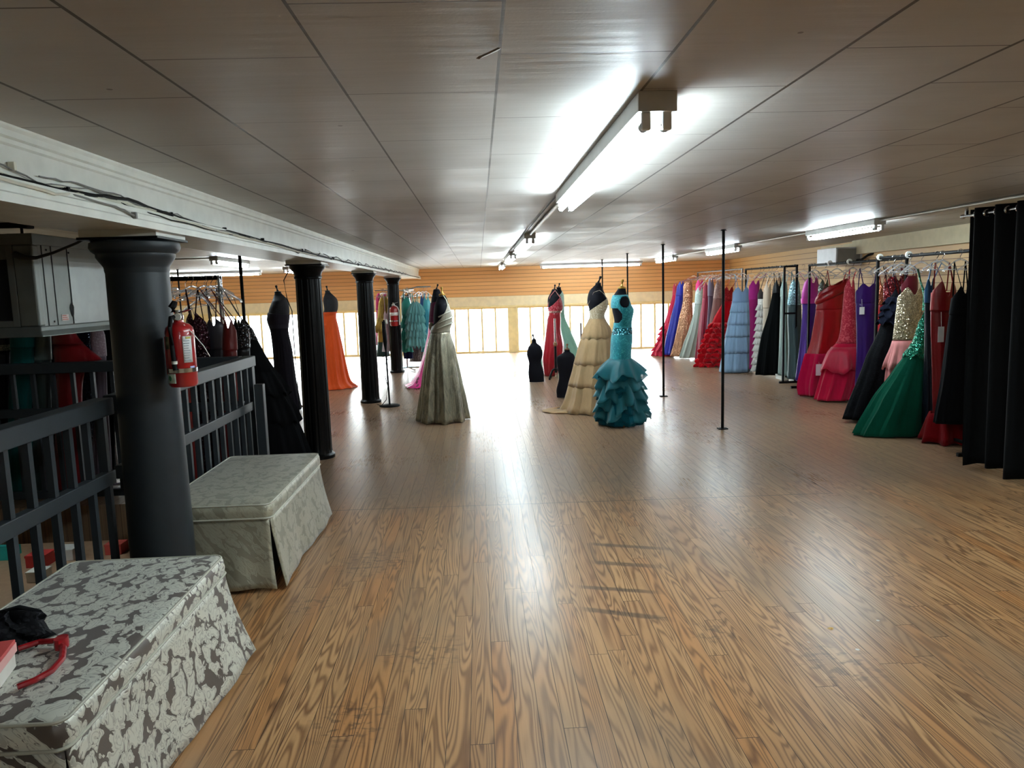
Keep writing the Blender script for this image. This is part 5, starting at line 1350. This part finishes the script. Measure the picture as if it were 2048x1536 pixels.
# lower store, glimpsed through the balusters
for i, (X, Y, s, rgb, lb) in enumerate(((-8.0, 13.3, .17, (190, 50, 45), 'red box on the lower store floor seen through the balusters'), (-7.67, 13.6, .16, (230, 228, 220), 'white box on the lower floor above the corner of the silver bench'), (-8.95, 13.8, .2, (40, 170, 160), 'teal box on the lower store floor at the picture edge'), (-7.6, 12.55, .14, (236, 234, 226), 'white carton on the lower floor nearest the bench edge'), (-6.9, 13.8, .15, (200, 80, 70), 'small red carton on the lower floor left of the thick column'))):
    b = BM().box(X-s, X+s, Y-s, Y+s, ZB+.2, ZB+.2+s*1.3)
    o = obj('display_box', b, plain('box colour', rgb, .6), smooth=False, bevel=.01); tag(o, lb, 'box', 'boxes on the lower store floor')
    obj('lid', BM().box(X-s*1.03, X+s*1.03, Y-s*1.03, Y+s*1.03, ZB+.2+s*1.1, ZB+.2+s*1.32), plain('box colour', rgb, .6), o, smooth=False)

# ------------------------------------------------------------------ daylight, camera, view
W = bpy.data.worlds.new('daylight'); sc.world = W; W.use_nodes = True
bg = W.node_tree.nodes['Background']; bg.inputs[0].default_value = (.88, .95, 1.0, 1)
_tc = W.node_tree.nodes.new('ShaderNodeTexCoord'); _sp = W.node_tree.nodes.new('ShaderNodeSeparateXYZ'); _mr = W.node_tree.nodes.new('ShaderNodeMapRange')
W.node_tree.links.new(_tc.outputs['Generated'], _sp.inputs[0]); W.node_tree.links.new(_sp.outputs[2], _mr.inputs[0])
_mr.inputs[1].default_value = -.08; _mr.inputs[2].default_value = .06; _mr.inputs[3].default_value = 3.2; _mr.inputs[4].default_value = 17.0
W.node_tree.links.new(_mr.outputs[0], bg.inputs[1])   # bright sky over paler sunlit street
for i, (xa, xb) in enumerate(bays):
    L = bpy.data.lights.new('window_portal', 'AREA'); L.shape = 'RECTANGLE'; L.size = xb-xa; L.size_y = 1.1
    L.cycles.is_portal = True
    o = bpy.data.objects.new('window_portal', L); C.objects.link(o)
    xm = (xa+xb)/2
    o.location = (xm, YB(xm)+.12, .6)
    o.rotation_euler = (PI/2, 0, -.07)
    o.rotation_euler = (-PI/2, 0, -.07)

cam = bpy.data.cameras.new('camera'); co = bpy.data.objects.new('camera', cam); C.objects.link(co)
cam.sensor_width = 36; cam.lens = 1500*36/2048; cam.sensor_fit = 'HORIZONTAL'
cam.clip_start = .05; cam.clip_end = 200
r = Vector((0.99858, -0.04428, -0.02975)); d = Vector((-0.03505, -0.12424, -0.99163)); f = Vector((0.04021, 0.99126, -0.12561))
u = -d; bk = -f
co.matrix_world = Matrix(((r.x, u.x, bk.x, 0), (r.y, u.y, bk.y, 0), (r.z, u.z, bk.z, 1.65), (0, 0, 0, 1)))
sc.camera = co
vs = sc.view_settings
vs.view_transform = 'Standard'; vs.look = 'None'; vs.exposure = 1.0; vs.gamma = 1.0; vs.use_curve_mapping = False
sc.display_settings.display_device = 'sRGB'
try:
    sc.cycles.use_denoising = True
    sc.cycles.max_bounces = 8; sc.cycles.diffuse_bounces = 5; sc.cycles.glossy_bounces = 4; sc.cycles.transparent_max_bounces = 16
    sc.cycles.sample_clamp_indirect = 6
except Exception: pass
